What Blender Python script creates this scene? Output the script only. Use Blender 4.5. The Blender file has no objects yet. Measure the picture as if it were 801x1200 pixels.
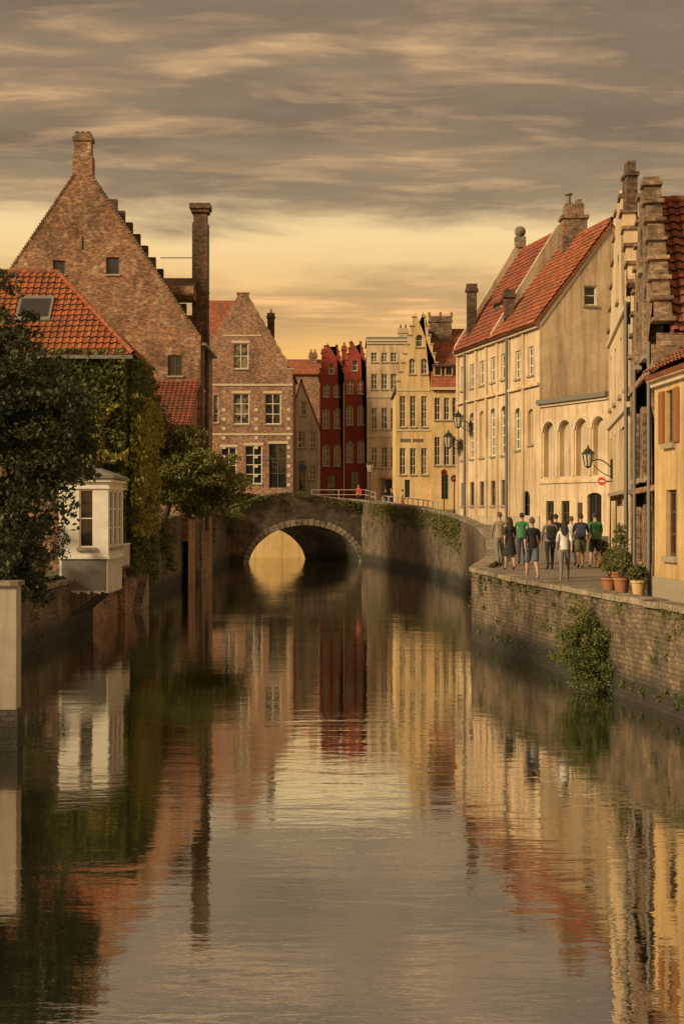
import bpy, math, random
from mathutils import Vector, Matrix, noise
from mathutils.geometry import tessellate_polygon
random.seed(11)
F=1700.0; HC=4.2
def wx(px,d): return (px-400.5)/F*d
def wz(py,d): return HC+(600-py)/F*d
S=bpy.context.scene
# ---------------------------------------------------------------- materials
class NT:
    def __init__(s,name):
        s.m=bpy.data.materials.new(name); s.m.use_nodes=True
        s.t=s.m.node_tree; s.t.nodes.clear()
        s.out=s.n('ShaderNodeOutputMaterial'); s.b=s.n('ShaderNodeBsdfPrincipled')
        s.l(s.b.outputs[0],s.out.inputs[0])
    def n(s,t,**k):
        x=s.t.nodes.new(t)
        for a,v in k.items(): setattr(x,a,v)
        return x
    def l(s,a,b): s.t.links.new(a,b)
    def uv(s): return s.n('ShaderNodeUVMap',uv_map='UVMap').outputs[0]
    def pos(s): return s.n('ShaderNodeNewGeometry').outputs['Position']
    def map(s,v,sc):
        m=s.n('ShaderNodeMapping'); s.l(v,m.inputs[0]); m.inputs['Scale'].default_value=sc; return m.outputs[0]
    def noise(s,v,scale,detail=5,rough=.6,dist=0):
        x=s.n('ShaderNodeTexNoise'); s.l(v,x.inputs['Vector']); x.inputs['Scale'].default_value=scale
        x.inputs['Detail'].default_value=detail; x.inputs['Roughness'].default_value=rough; x.inputs['Distortion'].default_value=dist
        return x.outputs[0]
    def ramp(s,f,pts):
        r=s.n('ShaderNodeValToRGB'); s.l(f,r.inputs[0]); e=r.color_ramp.elements
        while len(e)<len(pts): e.new(.5)
        for i,(p,c) in enumerate(pts):
            e[i].position=p; e[i].color=(c,c,c,1) if isinstance(c,(int,float)) else (*c,1)
        return r.outputs[0]
    def mix(s,f,a,b,mode='MIX'):
        x=s.n('ShaderNodeMix',data_type='RGBA',blend_type=mode)
        for i,v in ((0,f),(6,a),(7,b)):
            if isinstance(v,(int,float)): x.inputs[i].default_value=v if i==0 else (v,v,v,1)
            elif isinstance(v,tuple): x.inputs[i].default_value=(*v,1)
            else: s.l(v,x.inputs[i])
        return x.outputs[2]
    def math(s,op,a,b=0,clamp=False):
        x=s.n('ShaderNodeMath',operation=op,use_clamp=clamp)
        for i,v in ((0,a),(1,b)):
            if isinstance(v,(int,float)): x.inputs[i].default_value=v
            else: s.l(v,x.inputs[i])
        return x.outputs[0]
    def bump(s,h,st=.5,d=.02):
        b=s.n('ShaderNodeBump'); b.inputs['Strength'].default_value=st; b.inputs['Distance'].default_value=d
        s.l(h,b.inputs['Height']); s.l(b.outputs[0],s.b.inputs['Normal'])
    def col(s,c): 
        if isinstance(c,tuple): s.b.inputs['Base Color'].default_value=(*c,1)
        else: s.l(c,s.b.inputs['Base Color'])
    def rough(s,r): s.b.inputs['Roughness'].default_value=r
def mul(c,k): return tuple(x*k for x in c)

def m_plaster(name,c,dirt=.7,dc=(.16,.11,.06),bump=.35):
    m=NT(name); p=m.pos(); m.rough(.9)
    big=m.noise(p,.35,6,.65,.4); fine=m.noise(p,3.5,6,.7); mid=m.noise(p,1.1,7,.7,.7)
    streak=m.noise(m.map(p,(1.9,1.9,.13)),1.4,6,.7,.3)
    c1=m.mix(m.ramp(big,[(.35,0),(.62,1)]),(c[0]*.74,c[1]*.70,c[2]*.62),c)
    c1=m.mix(m.math('MULTIPLY',m.ramp(mid,[(.52,0),(.6,1)]),dirt*.4),c1,(c[0]*.68,c[1]*.66,c[2]*.64))
    c2=m.mix(m.math('MULTIPLY',m.ramp(streak,[(.46,0),(.72,1)]),dirt),c1,dc)
    c3=m.mix(.4,c2,m.ramp(fine,[(.25,.5),(.75,1.0)]),'MULTIPLY')
    sp=m.ramp(m.noise(p,7,4,.6),[(.62,0),(.72,1)])
    c4=m.mix(m.math('MULTIPLY',sp,dirt*.5),c3,mul(dc,1.6))
    m.col(c4); m.bump(m.math('ADD',fine,mid),bump,.04); return m.m
def m_brick(name,c1,c2,mortar,bw=.26,bh=.085,ms=.012,pale=(.5,.38,.25),pa=.55,dark=.8):
    m=NT(name); uv=m.uv(); p=m.pos(); m.rough(.92)
    b=m.n('ShaderNodeTexBrick'); m.l(uv,b.inputs['Vector']); b.offset=.5
    b.inputs['Scale'].default_value=1; b.inputs['Brick Width'].default_value=bw; b.inputs['Row Height'].default_value=bh
    b.inputs['Mortar Size'].default_value=ms; b.inputs['Mortar Smooth'].default_value=.2; b.inputs['Bias'].default_value=-.1
    b.inputs['Color1'].default_value=(*c1,1); b.inputs['Color2'].default_value=(*c2,1); b.inputs['Mortar'].default_value=(*mortar,1)
    n1=m.noise(p,.45,6,.7,.5); n2=m.noise(m.map(p,(1,1,1.6)),2.6,5,.75); n3=m.noise(p,1.1,7,.75,.8)
    n4=m.noise(m.map(uv,(3.8,9,1)),1,2,.6)
    a=m.mix(m.math('MULTIPLY',m.ramp(n3,[(.49,0),(.62,1)]),pa),b.outputs[0],pale)
    a=m.mix(1,a,m.ramp(n2,[(.28,.35),(.5,.9),(.72,1.6)]),'MULTIPLY')
    a=m.mix(.85,a,m.ramp(n4,[(.3,.4),(.5,.95),(.7,1.6)]),'MULTIPLY')
    a=m.mix(dark,a,m.ramp(n1,[(.35,.3),(.6,1.1)]),'MULTIPLY')
    m.col(a); h=m.math('ADD',m.math('MULTIPLY',b.outputs[1],-.6),m.math('MULTIPLY',n2,.9)); m.bump(h,.8,.04); return m.m
def m_tile(name,c1,c2,moss=.5,mossc=(.05,.045,.025),tw=.28,th=.36):
    m=NT(name); uv=m.uv(); p=m.pos(); m.rough(.8)
    b=m.n('ShaderNodeTexBrick'); m.l(uv,b.inputs['Vector']); b.offset=0
    b.inputs['Scale'].default_value=1; b.inputs['Brick Width'].default_value=tw; b.inputs['Row Height'].default_value=th
    b.inputs['Mortar Size'].default_value=.014; b.inputs['Mortar Smooth'].default_value=.6
    b.inputs['Color1'].default_value=(*c1,1); b.inputs['Color2'].default_value=(*c2,1); b.inputs['Mortar'].default_value=(*mul(c2,.3),1)
    n1=m.noise(p,.6,6,.7,.5); n2=m.noise(p,4,5,.7)
    a=m.mix(m.math('MULTIPLY',m.ramp(n1,[(.42,0),(.66,1)]),moss),b.outputs[0],mossc)
    a=m.mix(.85,a,m.ramp(n2,[(.25,.4),(.75,1.25)]),'MULTIPLY')
    m.col(a); m.bump(m.math('ADD',m.math('MULTIPLY',b.outputs[1],-1),n2),.5,.03); return m.m
def m_quay(name,c1,c2,bw=.42,bh=.16,wet=True,green=.35):
    m=NT(name); uv=m.uv(); p=m.pos(); m.rough(.9)
    b=m.n('ShaderNodeTexBrick'); m.l(uv,b.inputs['Vector'])
    b.inputs['Scale'].default_value=1; b.inputs['Brick Width'].default_value=bw; b.inputs['Row Height'].default_value=bh
    b.inputs['Mortar Size'].default_value=.014; b.inputs['Mortar Smooth'].default_value=.4
    b.inputs['Color1'].default_value=(*c1,1); b.inputs['Color2'].default_value=(*c2,1); b.inputs['Mortar'].default_value=(*mul(c1,.5),1)
    n1=m.noise(p,.5,7,.7,.6); n2=m.noise(p,4,6,.75); n3=m.noise(m.map(p,(1,1,.3)),1.6,6,.7,.4)
    a=m.mix(.95,b.outputs[0],m.ramp(n2,[(.25,.3),(.5,.85),(.75,1.6)]),'MULTIPLY')
    a=m.mix(m.math('MULTIPLY',m.ramp(n3,[(.43,0),(.66,1)]),green),a,(.035,.04,.015))
    a=m.mix(m.math('MULTIPLY',m.ramp(n1,[(.5,0),(.68,1)]),.45),a,(.34,.27,.18))
    a=m.mix(.8,a,m.ramp(m.noise(p,.9,5,.7,.4),[(.36,.3),(.62,1.15)]),'MULTIPLY')
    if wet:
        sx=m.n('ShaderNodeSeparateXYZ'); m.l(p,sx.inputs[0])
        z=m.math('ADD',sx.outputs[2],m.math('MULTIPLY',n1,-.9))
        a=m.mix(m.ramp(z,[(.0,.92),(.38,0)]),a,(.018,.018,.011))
    m.col(a); m.bump(m.math('ADD',m.math('MULTIPLY',b.outputs[1],-.7),m.math('MULTIPLY',n2,1.4)),.9,.06); return m.m
def m_flat(name,c,r=.7,var=.3,metal=0,sc=6):
    m=NT(name); p=m.pos(); m.rough(r); m.b.inputs['Metallic'].default_value=metal
    n=m.noise(p,sc,4,.65); m.col(m.mix(var,c,m.ramp(n,[(.25,.4),(.75,1.25)]),'MULTIPLY'))
    return m.m
def m_leaf(name,c1,c2,c3):
    m=NT(name); g=m.n('ShaderNodeNewGeometry'); m.rough(.65)
    n=m.noise(g.outputs['Position'],.9,3,.6)
    a=m.mix(g.outputs['Random Per Island'],c1,c2)
    a=m.mix(m.ramp(n,[(.42,0),(.66,1)]),a,c3)
    m.col(a)
    tr=m.n('ShaderNodeBsdfTranslucent'); m.l(a,tr.inputs[0]); mx=m.n('ShaderNodeMixShader'); mx.inputs[0].default_value=.25
    m.l(m.b.outputs[0],mx.inputs[1]); m.l(tr.outputs[0],mx.inputs[2]); m.l(mx.outputs[0],m.out.inputs[0])
    return m.m
M={}
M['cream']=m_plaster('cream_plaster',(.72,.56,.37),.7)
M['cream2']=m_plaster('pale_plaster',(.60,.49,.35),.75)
M['white']=m_plaster('white_plaster',(.66,.59,.48),.6)
M['greywhite']=m_plaster('shaded_whitewash',(.40,.35,.28),.6)  # darker copy of the white plaster, shade on the corner wall put into its colour
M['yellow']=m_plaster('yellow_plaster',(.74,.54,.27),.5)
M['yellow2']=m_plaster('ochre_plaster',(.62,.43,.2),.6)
M['ochre_wall']=m_plaster('warm_render',(.66,.46,.2),.5)
M['redwall']=m_plaster('red_painted_brick',(.34,.055,.03),.4,(.07,.028,.02))
M['brick']=m_brick('old_brick',(.38,.16,.075),(.2,.085,.045),(.32,.23,.15),pa=.6)
M['brick2']=m_brick('red_brown_brick',(.40,.18,.10),(.25,.11,.06),(.35,.26,.18),pa=.4,dark=.6)
M['brick3']=m_brick('grey_brown_brick',(.27,.155,.085),(.16,.09,.05),(.27,.2,.13),pa=.35,bw=.21,bh=.07)
M['brickdark']=m_brick('sooty_brick',(.14,.07,.04),(.08,.042,.028),(.13,.095,.06),pa=.12)
M['tile']=m_tile('orange_pantile',(.44,.12,.043),(.27,.075,.03),.5)
M['tilered']=m_tile('red_pantile',(.36,.09,.037),(.21,.052,.026),.45)
M['tiledark']=m_tile('weathered_pantile',(.19,.08,.042),(.1,.048,.03),.6)
M['tileor']=m_tile('bright_pantile',(.42,.125,.038),(.31,.08,.03),.4)
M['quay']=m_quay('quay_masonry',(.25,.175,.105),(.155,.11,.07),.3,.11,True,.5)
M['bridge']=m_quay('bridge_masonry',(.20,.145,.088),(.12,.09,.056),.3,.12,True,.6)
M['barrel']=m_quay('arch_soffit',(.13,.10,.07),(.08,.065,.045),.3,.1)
M['stone']=m_quay('coping_stone',(.38,.31,.21),(.28,.23,.16),.9,.5,False,.35)
M['vous']=m_quay('voussoir_stone',(.42,.34,.23),(.3,.24,.16),5,5,False,.2)
M['trim']=m_flat('stone_trim',(.55,.46,.33),.8,.5)
M['frame']=m_flat('white_window_frame',(.68,.62,.52),.5,.25)
M['framed']=m_flat('dark_window_frame',(.07,.05,.035),.6)
M['green']=m_flat('green_paint',(.06,.1,.06),.5)
M['shutter']=m_flat('brown_shutter',(.26,.1,.035),.6)
M['whitepaint']=m_flat('white_paint',(.70,.66,.58),.5,.4,0,2.2)
M['railpaint']=m_flat('weathered_rail_paint',(.42,.38,.32),.5,.3)
M['iron']=m_flat('black_iron',(.02,.02,.018),.45)
M['lead']=m_flat('lead_grey',(.16,.15,.13),.6)
M['terra']=m_flat('terracotta',(.32,.13,.06),.8)
M['redpaint']=m_flat('red_paint',(.5,.05,.03),.5)
M['bluepaint']=m_flat('blue_paint',(.04,.1,.35),.5)
M['bark']=m_flat('bark',(.06,.045,.03),.9,.6)
M['ledge']=m_flat('ledge',(.3,.25,.18),.85)
g=NT('window_glass'); g.col((.018,.018,.016)); g.rough(.06); g.b.inputs['Specular IOR Level'].default_value=.7
gn=g.noise(g.pos(),.8,2); g.bump(gn,.3,.06); M['glass']=g.m
g=NT('curtained_glass'); g.col(g.mix(g.ramp(g.noise(g.pos(),2.2,3),[(.4,0),(.6,1)]),(.03,.027,.02),(.22,.18,.12))); g.rough(.12); M['glass2']=g.m
g=NT('lantern_glass'); g.col((.5,.46,.36)); g.rough(.1); M['lglass']=g.m
M['leafdark']=m_leaf('dark_foliage',(.018,.025,.008),(.045,.052,.016),(.06,.065,.02))
M['leaf']=m_leaf('green_foliage',(.065,.08,.018),(.12,.12,.028),(.15,.14,.032))
M['leafbright']=m_leaf('bright_foliage',(.09,.11,.022),(.17,.17,.036),(.2,.19,.04))
M['ivy']=m_leaf('ivy_foliage',(.055,.075,.015),(.11,.125,.026),(.14,.14,.027))
M['ivyy']=m_leaf('yellow_green_foliage',(.2,.2,.028),(.36,.31,.05),(.26,.23,.035))
M['purple']=m_leaf('purple_foliage',(.055,.024,.02),(.10,.04,.03),(.08,.045,.025))
M['flower']=m_leaf('red_flowers',(.55,.04,.03),(.6,.1,.08),(.5,.04,.04))

m=NT('cobbled_paving'); uv=m.pos(); m.rough(.8)
b=m.n('ShaderNodeTexBrick'); m.l(uv,b.inputs['Vector']); b.inputs['Scale'].default_value=1
b.inputs['Brick Width'].default_value=.24; b.inputs['Row Height'].default_value=.12; b.inputs['Mortar Size'].default_value=.012
b.inputs['Color1'].default_value=(.25,.2,.145,1); b.inputs['Color2'].default_value=(.18,.145,.11,1); b.inputs['Mortar'].default_value=(.08,.07,.05,1)
n=m.noise(uv,.7,6,.7,.4); n2=m.noise(uv,9,4,.6)
m.col(m.mix(.8,m.mix(.6,b.outputs[0],m.ramp(n2,[(.3,.5),(.7,1.2)]),'MULTIPLY'),m.ramp(n,[(.3,.6),(.7,1.25)]),'MULTIPLY')); m.bump(b.outputs[1],-.4,.02); M['cobble']=m.m
m=NT('garden_earth'); uv=m.pos(); m.rough(.95); n=m.noise(uv,.8,6,.7)
m.col(m.mix(m.ramp(n,[(.4,0),(.6,1)]),(.05,.06,.02),(.12,.09,.055))); M['earth']=m.m
# water
m=NT('canal_water'); p=m.pos()
gl=m.n('ShaderNodeBsdfGlossy'); gl.inputs['Roughness'].default_value=.02; gl.inputs['Color'].default_value=(1,.985,.95,1)
df=m.n('ShaderNodeBsdfDiffuse'); df.inputs['Color'].default_value=(.02,.02,.01,1)
na=m.noise(m.map(p,(.5,1.5,1)),1.0,2,.5,.6); nb=m.noise(m.map(p,(1,2.6,1)),3.6,3,.55,.3)
patch=m.ramp(m.noise(m.map(p,(.1,.16,1)),1,3,.5),[(.38,.35),(.62,1)])
h=m.math('MULTIPLY',m.math('ADD',na,m.math('MULTIPLY',nb,.24)),patch)
bp=m.n('ShaderNodeBump'); bp.inputs['Strength'].default_value=.5; bp.inputs['Distance'].default_value=.0175; m.l(h,bp.inputs['Height'])
m.l(bp.outputs[0],gl.inputs['Normal'])
fr=m.n('ShaderNodeFresnel'); fr.inputs['IOR'].default_value=1.33; m.l(bp.outputs[0],fr.inputs['Normal'])
fac=m.math('ADD',m.math('MULTIPLY',fr.outputs[0],.3),.6,True)
mx=m.n('ShaderNodeMixShader'); m.l(fac,mx.inputs[0]); m.l(df.outputs[0],mx.inputs[1]); m.l(gl.outputs[0],mx.inputs[2]); m.l(mx.outputs[0],m.out.inputs[0])
M['water']=m.m

# ---------------------------------------------------------------- mesh accumulation
def auto_uv(pts):
    n=Vector((0,0,0))
    for i in range(len(pts)):
        a=pts[i]; c=pts[(i+1)%len(pts)]
        n.x+=(a.y-c.y)*(a.z+c.z); n.y+=(a.z-c.z)*(a.x+c.x); n.z+=(a.x-c.x)*(a.y+c.y)
    if n.length<1e-12: return [(0,0)]*len(pts)
    n.normalize()
    if abs(n.z)>.97: return [(p.x,p.y) for p in pts]
    t=Vector((0,0,1)).cross(n).normalized(); b=n.cross(t)
    return [(p.dot(t),p.dot(b)) for p in pts]
class Obj:
    """one real-world thing: an Empty with child meshes, or one mesh when single=True"""
    def __init__(s,name,origin=(0,0,0)): s.name=name; s.o=Vector(origin); s.parts={}
    def face(s,key,mat,pts,uv=None):
        d=s.parts.setdefault((key,mat),dict(v=[],f=[],u=[],sm=False))
        pts=[Vector(p) for p in pts]; i=len(d['v']); d['v']+=pts; d['f'].append(tuple(range(i,i+len(pts)))); d['u']+=(uv or auto_uv(pts))
    def grid(s,key,mat,rows,uvs=None,smooth=True,skip=None):
        d=s.parts.setdefault((key,mat),dict(v=[],f=[],u=[],sm=smooth)); d['sm']=smooth
        i0=len(d['v']); nr=len(rows); nc=len(rows[0])
        for r in rows: d['v']+=[Vector(p) for p in r]
        for r in range(nr-1):
            for c in range(nc-1):
                if skip and skip(r,c): continue
                a=i0+r*nc+c; idx=(a,a+1,a+nc+1,a+nc); d['f'].append(idx)
                if uvs: d['u']+=[uvs[r][c],uvs[r][c+1],uvs[r+1][c+1],uvs[r+1][c]]
                else: d['u']+=auto_uv([d['v'][k] for k in idx])
    def box(s,key,mat,a,b,T=None):
        x0,y0,z0=a; x1,y1,z1=b
        P=[Vector(q) for q in ((x0,y0,z0),(x1,y0,z0),(x1,y1,z0),(x0,y1,z0),(x0,y0,z1),(x1,y0,z1),(x1,y1,z1),(x0,y1,z1))]
        if T: P=[T(*q) for q in P]
        fs=((0,3,2,1),(4,5,6,7),(0,1,5,4),(1,2,6,5),(2,3,7,6),(3,0,4,7))
        c=sum(P,Vector())/8
        for f in fs:
            q=[P[k] for k in f]; n=(q[1]-q[0]).cross(q[2]-q[1])
            if n.dot(q[0]-c)<0: q=q[::-1]
            s.face(key,mat,q)
    def tube(s,key,mat,p0,p1,r0,r1,n=8,cap=True):
        p0=Vector(p0); p1=Vector(p1); d=(p1-p0).normalized(); a=d.orthogonal().normalized(); b=d.cross(a)
        R=[[p+(a*math.cos(t)+b*math.sin(t))*r for t in [2*math.pi*i/n for i in range(n+1)]] for p,r in ((p0,r0),(p1,r1))]
        s.grid(key,mat,R)
        if cap: s.face(key,mat,R[1][:-1]); s.face(key,mat,R[0][:-1][::-1])
    def ball(s,key,mat,c,r,n=8,m=6):
        c=Vector(c); r=r if hasattr(r,'__len__') else (r,r,r)
        s.grid(key,mat,[[c+Vector((r[0]*math.sin(a)*math.cos(t),r[1]*math.sin(a)*math.sin(t),r[2]*math.cos(a))) for t in [2*math.pi*i/n for i in range(n+1)]] for a in [math.pi*(j/m) for j in range(m+1)]])
    def build(s,single=False):
        objs=[]
        for (key,mat),d in s.parts.items():
            me=bpy.data.meshes.new(key); me.from_pydata([p-s.o for p in d['v']],[],d['f'])
            uv=me.uv_layers.new(name='UVMap'); uv.data.foreach_set('uv',[x for q in d['u'] for x in q[:2]])
            me.materials.append(M[mat])
            if d['sm']: me.polygons.foreach_set('use_smooth',[True]*len(me.polygons))
            me.update(); ob=bpy.data.objects.new(key,me); S.collection.objects.link(ob); objs.append(ob)
        if len(objs)==1 and single:
            objs[0].name=s.name; objs[0].location=s.o; return objs[0]
        e=bpy.data.objects.new(s.name,None); e.location=s.o; e.empty_display_size=.5; S.collection.objects.link(e)
        for o in objs: o.parent=e
        return e
def frame(ox,oy,ux,uy,oz=0):
    l=math.hypot(ux,uy); ux/=l; uy/=l
    def T(u,v,w): return Vector((ox+ux*u+uy*w, oy+uy*u-ux*w, oz+v))
    return T
def win(u,v,w,h,arch=0,nx=2,ny=3,fr='frame',gl=None,d=.16,sill=True,blind=None,shut=None,lint=None):
    return dict(u=u,v=v,w=w,h=h,arch=arch,nx=nx,ny=ny,fr=fr,gl=gl,d=d,sill=sill,blind=blind,shut=shut,lint=lint)
def hole(k,e=0):
    u0=k['u']-k['w']/2+e; u1=k['u']+k['w']/2-e; v0=k['v']+e; a=k['arch']; vt=k['v']+k['h']-e
    if a<=0: return [(u0,v0),(u1,v0),(u1,vt),(u0,vt)]
    c=(u0+u1)/2; r=(u1-u0)/2; pts=[(u0,v0),(u1,v0)]
    for i in range(9):
        t=math.pi*i/8; pts.append((c+r*math.cos(t),vt-a+a*math.sin(t)))
    return pts
def facade(B,T,outline,wins,mat,key='walls',fmat='frame'):
    loops=[outline]+[hole(k) for k in wins]
    flat=[p for l in loops for p in l]
    tris=tessellate_polygon([[Vector((p[0],p[1],0)) for p in l] for l in loops])
    for t in tris:
        a,b,c=[flat[i] for i in t]
        ar=(b[0]-a[0])*(c[1]-a[1])-(c[0]-a[0])*(b[1]-a[1])
        if abs(ar)<1e-9: continue
        if ar<0: b,c=c,b
        B.face(key,mat,[T(q[0],q[1],0) for q in (a,b,c)])
    for k in wins:
        hp=hole(k); d=k['d']; n=len(hp)
        for i in range(n):
            a=hp[i]; b=hp[(i+1)%n]
            B.face('reveals',mat,[T(a[0],a[1],0),T(a[0],a[1],-d),T(b[0],b[1],-d),T(b[0],b[1],0)][::-1])
        if k['blind']:
            B.face('niches',k['blind'],[T(q[0],q[1],-d) for q in hp]); 
        else:
            gm=k['gl'] or random.choice(['glass','glass','glass2'])
            B.face('glass',gm,[T(q[0],q[1],-d) for q in hp])
            f=k['fr'] or fmat; u0=k['u']-k['w']/2; u1=k['u']+k['w']/2; v0=k['v']; v1=v0+k['h']; w0=-d+.004; w1=-d+.06; t=min(.09,k['w']*.1)
            B.box('window_frames',f,(u0,v0+t,w0),(u0+t,v1-k['arch'],w1),T); B.box('window_frames',f,(u1-t,v0+t,w0),(u1,v1-k['arch'],w1),T)
            B.box('window_frames',f,(u0,v0,w0),(u1,v0+t,w1),T)
            if k['arch']<=0: B.box('window_frames',f,(u0+t,v1-t,w0),(u1-t,v1,w1),T)
            for i in range(1,k['nx']):
                x=u0+(u1-u0)*i/k['nx']; B.box('window_frames',f,(x-t*.4,v0+t,w0),(x+t*.4,v1-t,w1-.006),T)
            for j in range(1,k['ny']):
                y=v0+k['h']*j/k['ny']; B.box('window_frames',f,(u0+t,y-t*.35,w0),(u1-t,y+t*.35,w1-.012),T)
        if k['sill']: B.box('sills','ledge',(k['u']-k['w']/2-.08,k['v']-.12,-d*.5),(k['u']+k['w']/2+.08,k['v']-.004,.09),T)
        if k['lint']: B.box('lintels',k['lint'],(k['u']-k['w']/2-.12,k['v']+k['h']+.004,-.05),(k['u']+k['w']/2+.12,k['v']+k['h']+.24,.035),T)
        if k['shut']:
            for sg in (-1,1):
                c=k['u']+sg*(k['w']*.75+.03)
                B.box('shutters',k['shut'],(c-k['w']*.25,k['v'],.01),(c+k['w']*.25,k['v']+k['h'],.06),T)
def steps(u0,u1,ze,zr,n,cap=.7,base=0.0):
    """outline of a crow stepped gable"""
    W=u1-u0; c=(u0+u1)/2; half=(W-cap)/2; du=half/n; dz=(zr-ze)/n
    L=[(u0,ze+dz*.5)]
    u=u0; z=ze+dz*.5
    for i in range(n):
        u+=du; L.append((u,z)); z+=dz if i<n-1 else dz*.6; L.append((u,z))
    R=[(2*c-p[0],p[1]) for p in L[::-1]]
    return [(u0,base),(u1,base)]+R+L[::-1]
def coping(B,T,outline,base,mat='trim',t=.1,o=.08,thick=.45):
    n=len(outline)
    for i in range(n):
        a=outline[i]; b=outline[(i+1)%n]
        if abs(a[1]-b[1])<.02 and a[1]>base+.1:
            u0,u1=sorted((a[0],b[0])); B.box('coping',mat,(u0-o,a[1]+.002,-thick),(u1+o,a[1]+t,o),T)
def prism(B,T,outline,w0,w1,mat,key='walls',back=True):
    n=len(outline)
    for i in range(n):
        a=outline[i]; b=outline[(i+1)%n]
        B.face(key,mat,[T(a[0],a[1],w0),T(a[0],a[1],w1),T(b[0],b[1],w1),T(b[0],b[1],w0)])
    if back: B.face(key,mat,[T(p[0],p[1],w1) for p in outline][::-1])
def slab(B,pts,mat,t=.14,key='roof'):
    P=[Vector(p) for p in pts]; n=(P[1]-P[0]).cross(P[-1]-P[0]).normalized()
    if n.z<0: P=P[::-1]; n=-n
    Q=[p-n*t for p in P]; k=len(P)
    B.face(key,mat,P); B.face(key,mat,Q[::-1])
    for i in range(k): B.face(key,mat,[P[i],Q[i],Q[(i+1)%k],P[(i+1)%k]])
def pantiles(B,O,E,R,mat,inside=None,tw=.28,th=.36):
    """O eave start, E eave end, R ridge start: real tile relief"""
    O=Vector(O);E=Vector(E);R=Vector(R); U=(E-O); W=U.length; U.normalize()
    V=R-O; V-=U*V.dot(U); L=V.length; V.normalize(); N=U.cross(V)
    if N.z<0: N=-N
    slab(B,[O-N*.06,E-N*.06,O+U*W+V*L-N*.06,O+V*L-N*.06],mat,.1,'roof_deck') if inside is None else None
    nc=max(2,int(W/tw)); tw=W/nc; nr=max(2,int(L/th)); th=L/nr
    us=[]
    for c in range(nc):
        for q,hh in ((0,.0),(.25,.045),(.5,.05),(.72,.0)): us.append(((c+q)*tw,hh))
    us.append((W,0)); rows=[];uvs=[]
    for r in range(nr):
        for v,hh in ((r*th,.05),((r+1)*th-.002,.0)):
            row=[];uu=[]
            for (u,h) in us:
                sag=.07*noise.noise(Vector((O.x+u*.35,v*.4,O.y)))+.015*noise.noise(Vector((u*3.1,r*1.7,O.y)))
                row.append(O+U*u+V*v+N*(h+hh+sag)); uu.append((u/tw*.28,v/th*.36+(.002 if hh>0 else -.002)))
            rows.append(row);uvs.append(uu)
    sk=None
    if inside:
        def sk(r,c):
            return not inside((us[c][0]+us[min(c+1,len(us)-1)][0])/2,(r//2+.5)*th,W,L)
    B.grid('roof_tiles',mat,rows,uvs,False,sk)
def ridge(B,a,b,mat,r=.13,step=.4):
    a=Vector(a);b=Vector(b);L=(b-a).length;n=max(1,int(L/step))
    for i in range(n):
        p=a+(b-a)*(i/n); q=a+(b-a)*((i+1.06)/n); B.tube('ridge_tiles',mat,p,q,r*1.05,r*.9,7,False)
def chimney(B,x,y,z0,z1,w,d,mat='brickdark',pots=2,flare=.08):
    B.box('chimney',mat,(x-w/2,y-d/2,z0),(x+w/2,y+d/2,z1-.5))
    B.box('chimney',mat,(x-w/2-flare,y-d/2-flare,z1-.5),(x+w/2+flare,y+d/2+flare,z1-.32))
    B.box('chimney',mat,(x-w/2-flare*.3,y-d/2-flare*.3,z1-.32),(x+w/2+flare*.3,y+d/2+flare*.3,z1))
    for i in range(pots):
        px=x+(i-(pots-1)/2)*w*.5; B.tube('chimney_pots','terra',(px,y,z1),(px,y,z1+.4),.12,.1,8)
def gable_house(B,T,W,D,ze,zr,wins,wall,roof,outline=None,base=0,over=.2,tiles=False,cap=True,copmat='trim',rc=None):
    rc=W/2 if rc is None else rc
    ol=outline or [(0,base),(W,base),(W,ze),(W/2,zr),(0,ze)]
    facade(B,T,ol,wins,wall)
    if outline:
        prism(B,T,ol,0,-.4,wall,'gable_parapet')
        if cap: coping(B,T,ol,base,copmat)
    s=-.02 if not outline else -.35
    body=[(0,base),(W,base),(W,ze),(rc,zr),(0,ze)]
    for u,flip in ((0,0),(W,1)):
        q=[T(u,base,-.01),T(u,base,-D),T(u,ze,-D),T(u,ze,-.01)]; B.face('walls',wall,q if flip==0 else q[::-1])
    B.face('walls',wall,[T(p[0],p[1],-D) for p in body][::-1])
    for sg in (0,1):
        k=(zr-ze)/(rc if sg==0 else W-rc)
        ue=-over if sg==0 else W+over; zee=ze-over*k+.05; w0=s+(.15 if not outline else 0)
        a=T(ue,zee,w0); b=T(ue,zee,-D-.1); c=T(rc,zr+.08,-D-.1); d=T(rc,zr+.08,w0)
        if tiles: pantiles(B,a,b,d,roof)
        else: slab(B,[a,b,c,d],roof,.14)
    ridge(B,T(rc,zr+.12,s),T(rc,zr+.12,-D),roof)

# ---------------------------------------------------------------- terrain
def interp(tab,y):
    if y<=tab[0][0]: return tab[0][1]
    for (a,va),(b,vb) in zip(tab,tab[1:]):
        if y<=b: return va+(vb-va)*(y-a)/(b-a)
    return tab[-1][1]
ZR=[(-300,2.2),(42,2.2),(52,2.35),(65,2.7),(85,3.3),(95,3.65),(105,3.95),(120,4.35),(134,5.2),(150,5.6),(400,6)]
XR=[(-300,40),(-10,12.4),(0,10.98),(29.1,6.86),(47.6,4.24),(48.2,4.3),(50,4.75),(53,5.3),(57,5.75),(64,6.35),(72,6.62),(80,6.6),(86,6.35),(94,5.9),(102,5.2),(108,4.4),(113,3.6),(122,2.4),(131,-2.6),(134,-2.6)]
ZL=[(-300,1.8),(58,2.0),(66,2.9),(72,3.3),(119,3.9)]
XL=[(-300,-30),(-10,-12),(24,-9.3),(42,-9.3),(88,-9.3),(88.8,-8.85),(99,-8.85),(99.6,-9.2),(119.5,-9.2)]
G=Obj('ground')
ys=[-300,-60,-10]+list(range(0,134,2))+[134]
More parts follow.
